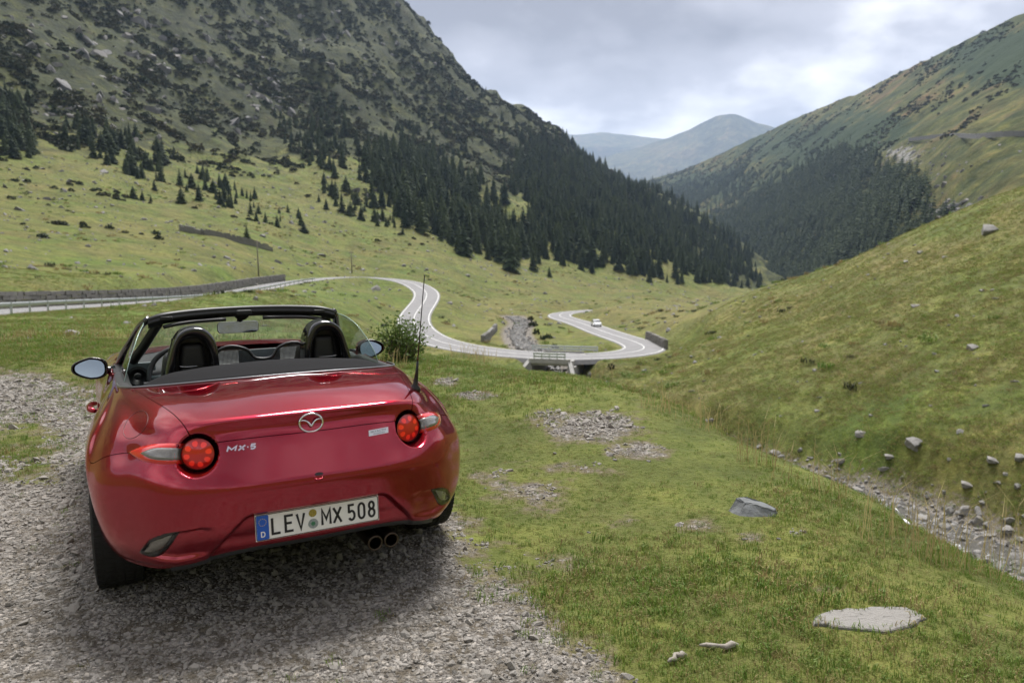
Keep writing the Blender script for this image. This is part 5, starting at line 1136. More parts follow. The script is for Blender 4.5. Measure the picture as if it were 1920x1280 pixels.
wing = patch([(243, 847), (262, 839), (288, 833), (315, 831), (345, 831)], [(243, 848), (258, 859), (280, 867), (310, 870), (345, 869)], .003); both_sides('wing_lens', wing, M_REDL, TL)
wl = patch([(266, 850), (285, 842), (312, 840), (342, 840)], [(266, 851), (284, 860), (312, 863), (342, 862)], .0065); both_sides('reversing_lens', wl, M_LENS, TL)
# --- reflectors in the bumper corners
pk = patch([(262, 1034), (278, 1013), (300, 1003), (320, 998), (336, 996)], [(263, 1036), (280, 1043), (302, 1040), (320, 1022), (337, 997)], .0015); RF_ = both_sides('reflector', pk, M_GLOSSB, (CAR, CAR))
rl = patch([(270, 1033), (283, 1015), (300, 1007), (322, 1001)], [(271, 1034), (284, 1035), (302, 1028), (323, 1003)], .005); both_sides('lens', rl, M_LENS, RF_)
# parking sensors, tow eye cover, latch
for px_, py_ in ((451, 913), (730, 872)):
    p, n = hit(px_, py_); link('parking_sensor', mesh('parking_sensor', *xf(join(disc(.0125, .0125, -.004, .0015, 20, 1), disc(.0125, .0005, .0015, .0025, 20, 2)), frame(p, n))), CAR, M_RED, True)
p, n = hit(598, 888); V, F = xf(disc(.0005, 1, .001, .001, 24, 3), frame(p, n) @ Matrix.Diagonal((.017, .007, 1, 1))); link('boot_release', mesh('boot_release', V, F), CAR, M_BLACK)
p, n = hit(598, 896); link('release_lip', mesh('release_lip', *xf(tube([(-.02, .004, 0), (-.012, -.003, .004), (0, -.006, .006), (.012, -.003, .004), (.02, .004, 0)], [.003, .005, .006, .005, .003], 8), frame(p, n))), CAR, M_RED, True)
# fuel flap outline and its seam
ell = []
for k in range(33):
    a = 2 * math.pi * k / 32; c_, s__ = math.cos(a), math.sin(a); u, v = 30 * c_, 17.5 * s__; q = R_(-52); px_, py_ = 254.5 + u * math.cos(q) - v * math.sin(q), 796 + u * math.sin(q) + v * math.cos(q)
    p, n = hit(px_, py_); ell.append(p + n * .0002)
link('fuel_flap', mesh('fuel_flap', *tube(ell, .0013, 5, False)), CAR, plain('seam_shadow', (.04, .002, .004), .5), True)
# third brake light and deck lines
bl = patch([(446, 716), (480, 709.5), (530, 703.5), (580, 700), (612, 702)], [(446, 717.5), (480, 714.5), (530, 708.5), (580, 704.2), (612, 703)], .004, 24, 4); link('brake_light', mesh('brake_light', *bl), CAR, plain('dark_red_lens', (.16, .012, .014), .2, coat=1.), True)
# deck lines either side of the brake light
for pts in ([(276, 746), (330, 735.5), (395, 723), (414, 714)], [(414, 721), (432, 718.5), (447, 716.5)], [(612, 702.5), (632, 703), (645, 700.5), (700, 700.5), (752, 699)]):
    q = [(lambda h: h[0] + h[1] * .0004)(hit(*a)) for a in spline(np.array(pts, float), 6)]
    link('deck_crease', mesh('deck_crease', *tube(q, .0017, 6)), CAR, M_RED, True)

# --- number plate
PT = Vector((0, -.857, .4285)); PM = Matrix.Translation((0, -.8215, .4275)) @ Matrix.Rotation(R_(87.2), 4, 'X')      # local x right, y up, z towards the viewer
M_PLATE = plain('plate_white', (.86, .85, .82), .35, coat=.2, var=.08, vs=30); M_PBLK = plain('plate_black', (.012, .012, .016), .4); M_PBLU = plain('plate_blue', (.008, .10, .52), .4, coat=.2); M_YEL = plain('plate_yellow', (.75, .55, .03), .5)
pb = empty('number_plate', (0, 0, 0), 0, CAR)
me = mesh('plate_body', *xf(box(-.26, .26, -.055, .055, -.006, .002), PM)); bevel(me, .0016, 2); link('plate_body', me, pb, M_PLATE)
def rr(x0, x1, y0, y1, r, z, n=5):
    P_ = []
    for cx, cy, a0 in ((x1 - r, y1 - r, 0), (x0 + r, y1 - r, 90), (x0 + r, y0 + r, 180), (x1 - r, y0 + r, 270)): P_ += [(cx + r * math.cos(R_(a0 + 90 * k / n)), cy + r * math.sin(R_(a0 + 90 * k / n)), z) for k in range(n + 1)]
    return P_
o1, o2 = rr(-.2585, .2585, -.0535, .0535, .008, .0026), rr(-.2555, .2555, -.0505, .0505, .006, .0026); k_ = len(o1)
link('black_border', mesh('black_border', *xf((o1 + o2, [(i, (i + 1) % k_, k_ + (i + 1) % k_, k_ + i) for i in range(k_)]), PM)), pb, M_PBLK)
b_ = rr(-.2548, -.207, -.050, .050, .005, .0030); link('euro_band', mesh('euro_band', *xf((b_, [tuple(range(len(b_)))]), PM)), pb, M_PBLU)
stars = []
for k in range(12):
    a = k * math.pi / 6; cx, cy = -.231 + .0145 * math.cos(a), .022 + .0145 * math.sin(a)
    stars.append(([(cx + (.0026 if q % 2 == 0 else .0011) * math.sin(q * math.pi / 5), cy + (.0026 if q % 2 == 0 else .0011) * math.cos(q * math.pi / 5), .0036) for q in range(10)], [tuple(range(9, -1, -1))]))
link('star_ring', mesh('star_ring', *xf(join(*stars), PM)), pb, M_YEL)
def strokes(polys, w_, z, th=.0008):
    """flat lettering from stroke centre lines"""
    parts_ = []
    for P_ in polys:
        P_ = np.array(P_, float); n_ = len(P_); closed = n_ > 3 and np.allclose(P_[0], P_[-1]); L_, R2 = [], []
        for i in range(n_):
            a, b = P_[i - 1 if i else (n_ - 2 if closed else 0)], P_[(i + 1) if i < n_ - 1 else (1 if closed else n_ - 1)]
            t1 = P_[i] - a; t2 = b - P_[i]; t1 = t1 / np.linalg.norm(t1) if np.linalg.norm(t1) > 1e-9 else t2 / np.linalg.norm(t2); t2 = t2 / np.linalg.norm(t2) if np.linalg.norm(t2) > 1e-9 else t1
            m_ = np.array([-(t1 + t2)[1], (t1 + t2)[0]]); m_ /= max(np.linalg.norm(m_), 1e-6); k = 1 / max(.45, m_ @ np.array([-t1[1], t1[0]])); L_.append(P_[i] + m_ * w_ / 2 * k); R2.append(P_[i] - m_ * w_ / 2 * k)
        V = [(*q, z + th) for q in L_] + [(*q, z + th) for q in R2] + [(*q, z) for q in L_] + [(*q, z) for q in R2]
        F = [(i, n_ + i, n_ + i + 1, i + 1) for i in range(n_ - 1)] + [(i, i + 1, 2 * n_ + i + 1, 2 * n_ + i) for i in range(n_ - 1)] + [(n_ + i + 1, n_ + i, 3 * n_ + i, 3 * n_ + i + 1) for i in range(n_ - 1)] + [(0, 2 * n_, 3 * n_, n_), (n_ - 1, 2 * n_ - 1, 4 * n_ - 1, 3 * n_ - 1)]
        parts_.append((V, F))
    return join(*parts_)
def arc(cx, cy, rx, ry, a0, a1, n=9): return [(cx + rx * math.cos(R_(a0 + (a1 - a0) * k / n)), cy + ry * math.sin(R_(a0 + (a1 - a0) * k / n))) for k in range(n + 1)]
GL = {'L': [[(.0, 1), (.0, .0), (1, .0)]], 'E': [[(1, 1), (0, 1), (0, 0), (1, 0)], [(0, .52), (.82, .52)]], 'V': [[(0, 1), (.5, 0), (1, 1)]], 'M': [[(0, 0), (0, 1), (.5, .35), (1, 1), (1, 0)]], 'X': [[(0, 0), (1, 1)], [(0, 1), (1, 0)]],
      '5': [[(.92, 1), (.06, 1), (.04, .55)] + arc(.48, .30, .48, .30, 128, -150, 12)], '0': [arc(.5, .72, .5, .28, 0, 180) + arc(.5, .28, .5, .28, 180, 360) + [(1, .72)]], '8': [arc(.5, .76, .42, .24, -90, 270, 14), arc(.5, .26, .5, .26, 90, 450, 14)], 'D': [[(0, 0), (0, 1), (.55, 1)] + arc(.5, .5, .5, .5, 80, -80, 8) + [(.5, 0), (0, 0)]], '-': [[(0, .5), (1, .5)]]}
def glyph(c, x0, x1, y0, y1, w_, z, shear=0.0, th=.0008):
    return strokes([[(x0 + w_ / 2 + (x1 - x0 - w_) * u + shear * (y1 - y0) * v, y0 + w_ / 2 + (y1 - y0 - w_) * v) for u, v in P_] for P_ in GL[c]], w_, z, th)
for c, a, b in (('L', 62, 103), ('E', 115, 156), ('V', 162, 202), ('M', 267, 311), ('X', 316, 358), ('5', 381, 417), ('0', 425, 460), ('8', 470, 505)):
    link('character' if c.isalpha() else 'digit', mesh('character', *xf(glyph(c, -.26 + a / 1000, -.26 + b / 1000, -.0375, .0375, .0098, .0024, 0, .0012), PM)), pb, M_PBLK)
link('country_letter', mesh('country_letter', *xf(glyph('D', -.240, -.222, -.040, -.016, .0042, .0031), PM)), pb, M_PLATE)
for cy, m_, r in ((.026, plain('inspection_sticker', (.34, .27, .04), .5, var=.7, vs=200), .0165), (-.019, plain('registration_seal', (.30, .33, .33), .5, var=.6, vs=160), .021)):
    link('seal', mesh('seal', *xf(disc(.0005, r, 0, 0, 28, 2), PM @ Matrix.Translation((-.027, cy, .0032)))), pb, m_)
link('seal_crest', mesh('seal_crest', *xf(disc(.0005, .009, 0, 0, 16, 1), PM @ Matrix.Translation((-.027, -.019, .0038)))), pb, plain('crest_green', (.05, .20, .10), .5, var=.8, vs=260))

# --- badges
p, n = hit(582.5, 792); EM = frame(p + n * .008, Vector((0, -1, .12)).normalized())
em = empty('emblem', (0, 0, 0), 0, CAR)
ov = [(.049 * math.cos(a), .0385 * math.sin(a), 0) for a in np.linspace(0, 2 * math.pi, 41)]
link('oval_ring', mesh('oval_ring', *xf(tube(ov, .0042, 8, False), EM)), em, M_CHROME, True)
wing_l = [(-.044, .012, 0), (-.030, .0125, .002), (-.016, .006, .003), (-.006, -.006, .003), (0, -.0125, .003), (.006, -.006, .003), (.016, .006, .003), (.030, .0125, .002), (.044, .012, 0)]
link('wings', mesh('wings', *xf(tube(spline(np.array(wing_l), 5), np.concatenate([np.linspace(.0022, .0052, 20), np.linspace(.0052, .0022, 21)]), 8), EM)), em, M_CHROME, True)
pa, na = hit(424, 843); pz, nz_ = hit(482, 836); bx = (pz - pa); wl_ = bx.length; nn = ((na + nz_) * .5).normalized(); xx = bx.normalized(); yy = nn.cross(xx).normalized()
BM = Matrix(((xx.x, yy.x, nn.x, pa.x), (xx.y, yy.y, nn.y, pa.y), (xx.z, yy.z, nn.z, pa.z), (0, 0, 0, 1)))
bd = empty('model_badge', (0, 0, 0), 0, CAR); hgt = wl_ * .21
for c, a, b in (('M', 0, .34), ('X', .36, .63), ('-', .63, .75), ('5', .75, .98)):
    link('letter' if c.isalpha() else 'digit' if c == '5' else 'dash', mesh('letter', *xf(glyph(c, wl_ * a, wl_ * b - wl_ * .03, -hgt / 2, hgt / 2, .0062, .002, .25, .003), BM)), bd, M_CHROME)
pa, na = hit(691, 812.5); pz, nz_ = hit(727.5, 805.5); bx = pz - pa; wl_ = bx.length; nn = ((na + nz_) * .5).normalized(); xx = bx.normalized(); yy = nn.cross(xx).normalized(); SM = Matrix(((xx.x, yy.x, nn.x, pa.x), (xx.y, yy.y, nn.y, pa.y), (xx.z, yy.z, nn.z, pa.z), (0, 0, 0, 1)))
tb = empty('technology_badge', (0, 0, 0), 0, CAR); sh = .16 * .026
V = [(0 - .003, -.013, .0005), (wl_ - .003, -.013, .0005), (wl_ + .003, .013, .0005), (.003, .013, .0005)]; V += [(x_, y_, .003) for x_, y_, _ in V]
link('badge_plate', mesh('badge_plate', *xf((V, [(4, 5, 6, 7), (0, 1, 5, 4), (1, 2, 6, 5), (2, 3, 7, 6), (3, 0, 4, 7)]), SM)), tb, M_SILVER)
def text_mesh(body, size, width):
    cu = bpy.data.curves.new('lettering', 'FONT'); cu.body = body; cu.size = size; cu.align_x = 'CENTER'; cu.extrude = .0003; o = bpy.data.objects.new('lettering', cu); COL.objects.link(o); bpy.context.view_layer.update()
    me = bpy.data.meshes.new_from_object(o.evaluated_get(bpy.context.evaluated_depsgraph_get())); bpy.data.objects.remove(o); bpy.data.curves.remove(cu)
    V = [tuple(v.co) for v in me.vertices]; F = [tuple(q.vertices) for q in me.polygons]; xs_ = [v[0] for v in V]; k = width / (max(xs_) - min(xs_)); return [(v[0] * k, v[1], v[2]) for v in V], F
for s_t, sz_t, yy_t, ww_t in (('SKYACTIV', .0115, .0005, .80), ('TECHNOLOGY', .0065, -.0085, .62)):
    link('lettering', mesh('lettering', *xf(text_mesh(s_t, sz_t, wl_ * ww_t), SM @ Matrix.Translation((wl_ * .5, yy_t, .0035)))), tb, plain('badge_grey', (.12, .12, .13), .5))

# --- exhaust, antenna
for px_, py_ in ((704, 1018), (734, 1012)):
    q = on_plane(px_, py_, Y=-.765); prof_ = [(-.0, .026), (-.002, .033), (.004, .036), (.05, .036), (.20, .034)]
    V, F = [], []; n_ = 26
    for y_, r in [(.10, .030), (.02, .030)] + prof_: V += [(q.x + r * math.cos(6.28318 * k / n_), q.y + y_, q.z + r * math.sin(6.28318 * k / n_)) for k in range(n_)]
    link('exhaust_tip', mesh('exhaust_tip', V, [tuple(int(i) for i in f) for f in gridq(len(V) // n_, n_, True)]), CAR, M_STEEL, True)
q, n = hit(779, 729); an = empty('antenna', (0, 0, 0), 0, CAR)
top = on_plane(796, 515, X=q.x + .012); mid_ = q.lerp(top, .25)
V, F = tube([q - n * .01, q + Vector((0, 0, .006)), q + Vector((0, 0, .022)), mid_.lerp(q, .45), mid_], [.030, .027, .013, .008, .0055], 14, True, .8); link('antenna_base', mesh('antenna_base', V, F), an, M_BLACK, True)
link('mast', mesh('mast', *tube([mid_, mid_.lerp(top, .5), top.lerp(mid_, .02), top], [.0034, .0026, .0022, .004], 8)), an, M_BLACK, True)

# --- wheels
def wheel(X, Y, s):
    w_ = empty('wheel', (X, Y, .304), 0, CAR); pr = [(-.100, .205), (-.101, .25), (-.097, .285), (-.084, .299), (-.05, .3035), (0, .304), (.05, .3035), (.084, .299), (.097, .285), (.101, .25), (.100, .205)]
    n_ = 72; V, F = [], []
    for x_, r in pr:
        for k in range(n_): V.append((x_, r * math.cos(6.28318 * k / n_), r * math.sin(6.28318 * k / n_)))
    F = [tuple(int(i) for i in f) for f in gridq(len(pr), n_, True)]; ty = link('tyre', mesh('tyre', V, F), w_, M_RUB, True)
    # tread blocks
    tb_ = []
    for x0, x1 in ((-.090, -.062), (-.054, -.022), (-.014, .014), (.022, .054), (.062, .090)):
        for k in range(n_):
            a0, a1 = 6.28318 * (k + .1 + .25 * abs(x0 + x1)) / n_, 6.28318 * (k + .88 + .25 * abs(x0 + x1)) / n_; r = .3075 if abs(x0 + x1) < .13 else .3035; b_ = .296
            V = [(x, rr_ * math.cos(a), rr_ * math.sin(a)) for rr_ in (b_, r) for a in (a0, a1) for x in (x0, x1)]; tb_.append((V, [(4, 5, 7, 6), (0, 4, 6, 2), (1, 3, 7, 5), (0, 1, 5, 4), (2, 6, 7, 3)]))
    tr_ = link('tread', mesh('tread', *join(*tb_)), ty, M_RUB, False); tr_['kind'] = 'stuff'
    rim = join(disc(.207, .195, s * .095, s * .080, 48, 2), disc(.195, .190, s * .080, -s * .08, 48, 2), disc(.05, .0005, s * .075, s * .080, 24, 2))
    rim = ([(v[2], v[0], v[1]) for v in rim[0]], rim[1]); sp = []
    for k in range(5):
        for q in (-.13, .13):
            a = k * 2 * math.pi / 5 + q; c_, s_2 = math.cos(a), math.sin(a); t_ = (-s_2, c_)
            V = [(s * xx_, r * c_ + e_ * t_[0] * w2, r * s_2 + e_ * t_[1] * w2) for r, w2, xo in ((.04, .012, .078), (.198, .014, .088)) for xx_ in (xo, xo - .03) for e_ in (-1, 1)]
            sp.append((V, [(0, 1, 5, 4), (2, 6, 7, 3), (0, 4, 6, 2), (1, 3, 7, 5)]))
    link('rim', mesh('rim', *join(rim, *sp)), w_, M_ALLOY, False)
    bd_ = disc(.14, .0005, s * .03, s * .03, 32, 2); link('brake_disc', mesh('brake_disc', [(v[2], v[0], v[1]) for v in bd_[0]], bd_[1]), w_, M_STEEL)
for s in (-1, 1): wheel(s * .762, 0, s); wheel(s * .748, 2.31, s)

# --- windscreen frame, glass, mirrors
pil = [(-.722, 1.55, .80), (-.700, 1.40, .868), (-.676, 1.29, .938), (-.640, 1.18, 1.01), (-.606, 1.08, 1.078), (-.570, .96, 1.145), (-.540, .885, 1.174)]
hdr = [(-.540, .885, 1.174), (-.49, .880, 1.190), (-.40, .905, 1.2025), (-.25, .95, 1.210), (0, .985, 1.213)]
wf = empty('windscreen_frame', (0, 0, 0), 0, CAR)
path = spline(np.array(pil), 5); path_r = path * [-1, 1, 1]
for q in (path, path_r): link('pillar', mesh('pillar', *tube(q, np.linspace(.026, .021, len(q)), 10)), wf, M_GLOSSB, True)
inn = spline(np.array([(-.672, 1.40, .80), (-.640, 1.30, .868), (-.596, 1.18, .945), (-.555, 1.06, 1.02), (-.515, .95, 1.098), (-.485, .895, 1.15)]), 5)
for q in (inn, inn * [-1, 1, 1]): link('inner_pillar', mesh('inner_pillar', *tube(q, np.linspace(.030, .025, len(q)), 10)), wf, M_BLACK, True)
full = spline(np.array(hdr + [(-a, b, c) for a, b, c in hdr[-2::-1]]), 6)
tz = np.gradient(full, axis=0); hd_ = []
for p_, t_ in zip(full, tz):
    t_ = t_ / np.linalg.norm(t_); nb = np.cross(t_, [0, 0, 1]); nb /= np.linalg.norm(nb)
    if nb[1] > 0: nb = -nb                                     # towards the rear
    hd_.append([p_ + nb * a + np.array([0, 0, b]) for a, b in ((-.05, -.006), (-.035, .012), (0, .0135), (.012, .008), (.016, -.002), (.012, -.010), (.020, -.014), (.020, -.030), (.008, -.036), (.006, -.050), (-.03, -.052))])
hd_ = np.array(hd_); link('header_rail', npmesh('header_rail', hd_.reshape(-1, 3), np.concatenate([gridq(len(hd_), 11)])), wf, M_BLACK, True).modifiers.new('s', 'SOLIDIFY').thickness = .003
part('latch', box(-.045, .045, .935, .985, 1.175, 1.203), wf, M_LEATH, .008)
for s in (-1, 1):
    part('catch', box(s * .445 - .035, s * .445 + .035, .86, .885, 1.168, 1.190), wf, M_BLACK, .006)
    vs_ = spline(np.array([(s * .11, .945, 1.152), (s * .25, .93, 1.150), (s * .38, .89, 1.143), (s * .46, .87, 1.130)]), 4); link('sun_visor', mesh('sun_visor', *tube(vs_, .012, 8, True, 1.6)), wf, M_BLACK, True)
base_ = spline(np.array([(-.70, 1.52, .84), (-.5, 1.70, .872), (0, 1.80, .885), (.5, 1.70, .872), (.70, 1.52, .84)]), 6); tp = spline(np.array([(-.535, .90, 1.165), (-.3, .955, 1.19), (0, .995, 1.197), (.3, .955, 1.19), (.535, .90, 1.165)]), 6)
gl = np.stack([base_ + (tp - base_) * t + np.array([0, 0, .02 * math.sin(math.pi * t)]) for t in np.linspace(0, 1, 10)], 1); link('windscreen', npmesh('windscreen', gl.reshape(-1, 3), gridq(*gl.shape[:2])), CAR, M_WIND, True)
edge = [(.565, .906, 1.158), (.575, .736, 1.151), (.605, .61, 1.109), (.625, .542, 1.064), (.65, .494, 1.006), (.67, .458, .946), (.692, .449, .872)]
fe = [(.556, .92, 1.155), (.57, .96, 1.13), (.60, 1.06, 1.075), (.622, 1.13, 1.03), (.648, 1.21, .98), (.668, 1.28, .93), (.695, 1.40, .862)]
for s in (-1, 1):
    E_, F_e = spline(np.array(edge), 4), spline(np.array(fe), 4); G = np.stack([E_ + (F_e - E_) * t + np.array([.012 * math.sin(math.pi * t), 0, 0]) for t in np.linspace(0, 1, 8)], 1) * [s, 1, 1]
    sg = link('side_window', npmesh('side_window', G.reshape(-1, 3), gridq(*G.shape[:2])), CAR, M_SIDEG, True); link('polished_edge', mesh('polished_edge', *tube(E_ * [s, 1, 1], .0022, 6)), sg, plain('glass_edge', (.35, .48, .42), .15), True)
    # door mirror
    dm = empty('door_mirror', (0, 0, 0), 0, CAR); c = Vector((s * .858, 1.16, .884)); NM = 28; V, F = [], []
    for k, (yo, sc_) in enumerate(((-.030, .90), (-.032, .975), (-.022, 1.0), (.01, 1.0), (.05, .92), (.085, .72), (.105, .40), (.112, .02))):
        for j in range(NM):
            a = 2 * math.pi * j / NM; e_ = 2 / 2.8; u = abs(math.cos(a)) ** e_ * math.copysign(1, math.cos(a)); v = abs(math.sin(a)) ** e_ * math.copysign(1, math.sin(a)); wx = .096 * sc_; hz_ = (.066 if u < 0 else .066 - .026 * u) * sc_
            V.append((c.x + s * u * wx, c.y + yo - .008 * u, c.z + v * hz_ + .004 * u))
    F = [tuple(int(i) for i in f) for f in gridq(8, NM, True)]
    mh = link('housing', mesh('housing', V[NM * 2:], [tuple(int(i) for i in f) for f in gridq(6, NM, True)]), dm, M_RED if s > 0 else M_GLOSSB, True)
    link('bezel', mesh('bezel', V[:NM * 3], [tuple(int(i) for i in f) for f in gridq(3, NM, True)]), dm, M_GLOSSB, True)
    gv = [(c.x + (v[0] - c.x) * .89, c.y - .026 + .22 * (v[2] - c.z) + s * .05 * (v[0] - c.x), c.z + (v[2] - c.z) * .87) for v in V[:NM]]; link('mirror_glass', mesh('mirror_glass', gv, [tuple(range(NM))]), dm, M_MIRR)
    link('foot', mesh('foot', *tube([(s * .735, 1.22, .855), (s * .765, 1.205, .858), (s * .80, 1.19, .862)], [.03, .024, .026], 10)), dm, M_GLOSSB, True)
# interior mirror
im = empty('interior_mirror', (0, 0, 0), 0, CAR); o_ = rr(-.127, .127, -.038, .038, .026, 0); MI = Matrix.Translation((-.014, 1.13, 1.084)) @ Matrix.Rotation(R_(88), 4, 'X')
k_ = len(o_); V = [(x_, y_, 0) for x_, y_, _ in o_] + [(x_ * .97, y_ * .93, .008) for x_, y_, _ in o_] + [(x_ * .9, y_ * .8, -.03) for x_, y_, _ in o_]
link('case', mesh('case', *xf((V, [(i, (i + 1) % k_, k_ + (i + 1) % k_, k_ + i) for i in range(k_)] + [(2 * k_ + i, 2 * k_ + (i + 1) % k_, (i + 1) % k_, i) for i in range(k_)] + [tuple(range(3 * k_ - 1, 2 * k_ - 1, -1))]), MI)), im, M_BLACK, True)
link('mirror_glass', mesh('mirror_glass', *xf(([(x_ * .97, y_ * .93, .0075) for x_, y_, _ in o_], [tuple(range(k_))]), MI)), im, M_MIRR); link('stalk', mesh('stalk', *tube([(0, 1.16, 1.10), (0, 1.12, 1.15), (0, 1.06, 1.178)], [.016, .022, .05], 10)), im, M_BLACK, True)

# --- soft top stack, hoops, seats, cabin
rim_ = GRID[ci(-3):ci(3) + 1, -1]; xs_ = np.linspace(-.655, .655, 61); ry = np.interp(xs_, rim_[:, 0], rim_[:, 1]); rz_ = np.interp(xs_, rim_[:, 0], rim_[:, 2]); zc = np.interp(np.abs(xs_), [0, .18, .32, .47, .53, .59, .655], [.988, .983, .975, .960, .944, .918, .885])
cy = np.maximum(.13, ry + .05); T3 = np.stack([np.stack([xs_, ry + a, rz_ + b], 1) for a, b in ((.004, -.02), (.006, .006))] + [np.stack([xs_, ry + (cy - ry) * f, rz_ + (zc - rz_) * h_], 1) for f, h_ in ((.22, .30), (.5, .72), (.8, .96), (1., 1.))] + [np.stack([xs_, cy + a, zc - b], 1) for a, b in ((.06, .006), (.10, .03), (.12, .08), (.12, .2))], 1)
link('folded_soft_top', npmesh('folded_soft_top', T3.reshape(-1, 3), gridq(61, T3.shape[1])), CAR, M_TOP, True)
gk = GRID[ci(-5):ci(5) + 1, -1] + [0, .004, .003]; link('rim_trim', mesh('rim_trim', *tube(gk, .0055, 8)), CAR, plain('satin_trim', (.20, .20, .21), .3, .8), True)
def arch(outer, inner_, y0, y1, s):
    """hoop: outer and inner outline in X,Z extruded along Y with rounded shoulders"""
    O = spline(np.array(outer), 5); I = spline(np.array(inner_), 5); u = np.linspace(0, 1, 40)
    def r2(A):
        d_ = np.concatenate([[0], np.cumsum(np.linalg.norm(np.diff(A, axis=0), axis=1))]); return np.stack([np.interp(u * d_[-1], d_, A[:, k]) for k in range(2)], 1)
    O, I = r2(O), r2(I); rows = []
    for f, y in ((.0, y1), (.0, y0 + .03), (.06, y0 + .008), (.20, y0), (.75, y0 + .012), (.95, y0 + .03), (1., y0 + .06), (1., y1)):
        q = O + (I - O) * f; rows.append(np.stack([q[:, 0] * s, np.full(40, y), q[:, 1]], 1))
    G = np.stack(rows, 1); return G
HO = [(.222, .87), (.227, .957), (.241, 1.08), (.274, 1.137), (.311, 1.160), (.357, 1.163), (.402, 1.148), (.434, 1.116), (.46, 1.051), (.490, .95), (.505, .87)]; HI = [(.262, .87), (.268, .954), (.289, 1.055), (.315, 1.092), (.348, 1.102), (.392, 1.096), (.418, 1.062), (.438, .95), (.447, .87)]
for s in (-1, 1):
    G = arch(HO, HI, .325, .47, s); hp_ = link('roll_hoop', npmesh('roll_hoop', G.reshape(-1, 3), gridq(40, 8)), CAR, M_GLOSSB, True)
    me = mesh('hoop_back', *box(s * .35 - .10, s * .35 + .10, .455, .47, .85, 1.10)); link('hoop_panel', me, hp_, M_BLACK)
    me = mesh('headrest', *box(s * .352 - .078, s * .352 + .078, .40, .50, .86, 1.072)); 
    for v in me.vertices:
        if v.co.z > 1: v.co.x = s * .352 + (v.co.x - s * .352) * .72
    bevel(me, .03, 4); link('headrest', me, CAR, M_LEATH, True)
    me = mesh('seat', *box(s * .36 - .23, s * .36 + .23, .50, .66, .30, 1.02)); 
    for v in me.vertices:
        if v.co.z > .9: v.co.x = s * .36 + (v.co.x - s * .36) * .55; v.co.y -= .05
        else: v.co.y += .10
    bevel(me, .05, 4); st_ = link('seat', me, CAR, M_LEATH, True); me = mesh('cushion', *box(s * .36 - .23, s * .36 + .23, .62, 1.12, .28, .44)); bevel(me, .05, 3); link('cushion', me, st_, M_LEATH, True)
    link('chrome_line', mesh('chrome_line', *tube([(s * .425, .395, .962), (s * .415, .392, .953), (s * .38, .39, .950), (s * .30, .39, .952)], .0025, 6)), hp_, M_CHROME, True)
# wind deflector
wd = empty('wind_deflector', (0, 0, 0), 0, CAR); fr = spline(np.array([(-.222, .42, .90), (-.222, .42, 1.02), (-.205, .42, 1.032), (-.085, .42, 1.024), (-.062, .42, 1.008), (-.035, .42, .972), (-.01, .42, .963), (.04, .42, .962), (.062, .42, .97), (.088, .42, 1.008), (.108, .42, 1.024), (.232, .42, 1.026), (.243, .42, 1.015), (.243, .42, .90)]), 4)
link('frame', mesh('frame', *tube(fr, .0085, 8)), wd, M_BLACK, True)
def mesh_mat():
    m, t, b = newmat('perforated_mesh'); c = nd(t, 'ShaderNodeTexCoord').outputs['Object']; vo = nd(t, 'ShaderNodeTexVoronoi', inp={'Scale': 150., 'Randomness': 0.0}); t.links.new(c, vo.inputs['Vector'])
    h_ = math_(t, 'LESS_THAN', vo.outputs['Distance'], .30); b.inputs['Base Color'].default_value = (.012, .012, .013, 1); b.inputs['Roughness'].default_value = .5
    t.links.new(math_(t, 'SUBTRACT', 1., h_), b.inputs['Alpha']); return m
Vm = [(x_, .42, .90) for x_, _, _ in fr] + [tuple(q) for q in fr]; k_ = len(fr); link('mesh_screen', mesh('mesh_screen', Vm, [(i, i + 1, k_ + i + 1, k_ + i) for i in range(k_ - 1)]), wd, mesh_mat())
link('gap_reflection_pane', mesh('gap_reflection_pane', *box(-.10, .13, .55, .556, .90, 1.0)), wd, M_GREYP)  # opaque pane; its grey-blue imitates dash reflections seen through the deflector's gap
# cabin tub, door cards, dash, wheel
belt = GRID[:, -1][ci(3):ci(15) + 1]
for s in (-1, 1):
    B_ = belt * [s, 1, 1]; rows = np.stack([B_ + [-s * .002, 0, -.004], B_ + [-s * .035, 0, .004], B_ + [-s * .07, 0, -.012], B_ * [1, 1, 0] + [-s * .10, 0, .72], B_ * [1, 1, 0] + [-s * .11, 0, .30]], 1); link('door_card', npmesh('door_card', rows.reshape(-1, 3), gridq(len(B_), 5)), CAR, M_BLACK, True)
part('cabin_floor', box(-.64, .64, .25, 1.85, .26, .30), CAR, M_BLACK); part('rear_bulkhead', box(-.60, .60, .26, .30, .28, .90), CAR, M_BLACK)
ds = spline(np.array([(1.28, .60), (1.24, .70), (1.27, .79), (1.36, .835), (1.55, .85), (1.75, .865)]), 4); dx_ = np.linspace(-.66, .66, 25)
G = np.array([[(x_, y_ + .05 * (abs(x_) / .66) ** 3 * 0 - .04 * math.exp(-((x_ + .37) / .16) ** 2) * (z_ > .7), z_ + .035 * math.exp(-((x_ + .37) / .16) ** 2) * (z_ > .78)) for y_, z_ in ds] for x_ in dx_]); link('dashboard', npmesh('dashboard', G.reshape(-1, 3), gridq(25, len(ds))), CAR, M_LEATH, True)
part('passenger_trim', box(.05, .60, 1.243, 1.262, .765, .80), CAR, M_GREYP, .006); part('driver_trim', box(-.66, -.50, 1.235, 1.26, .83, .885), CAR, M_GREYP, .01)
av = empty('air_vent', (0, 0, 0), 0, CAR); AM = Matrix.Translation((-.605, 1.235, .80)) @ Matrix.Rotation(R_(90), 4, 'X')
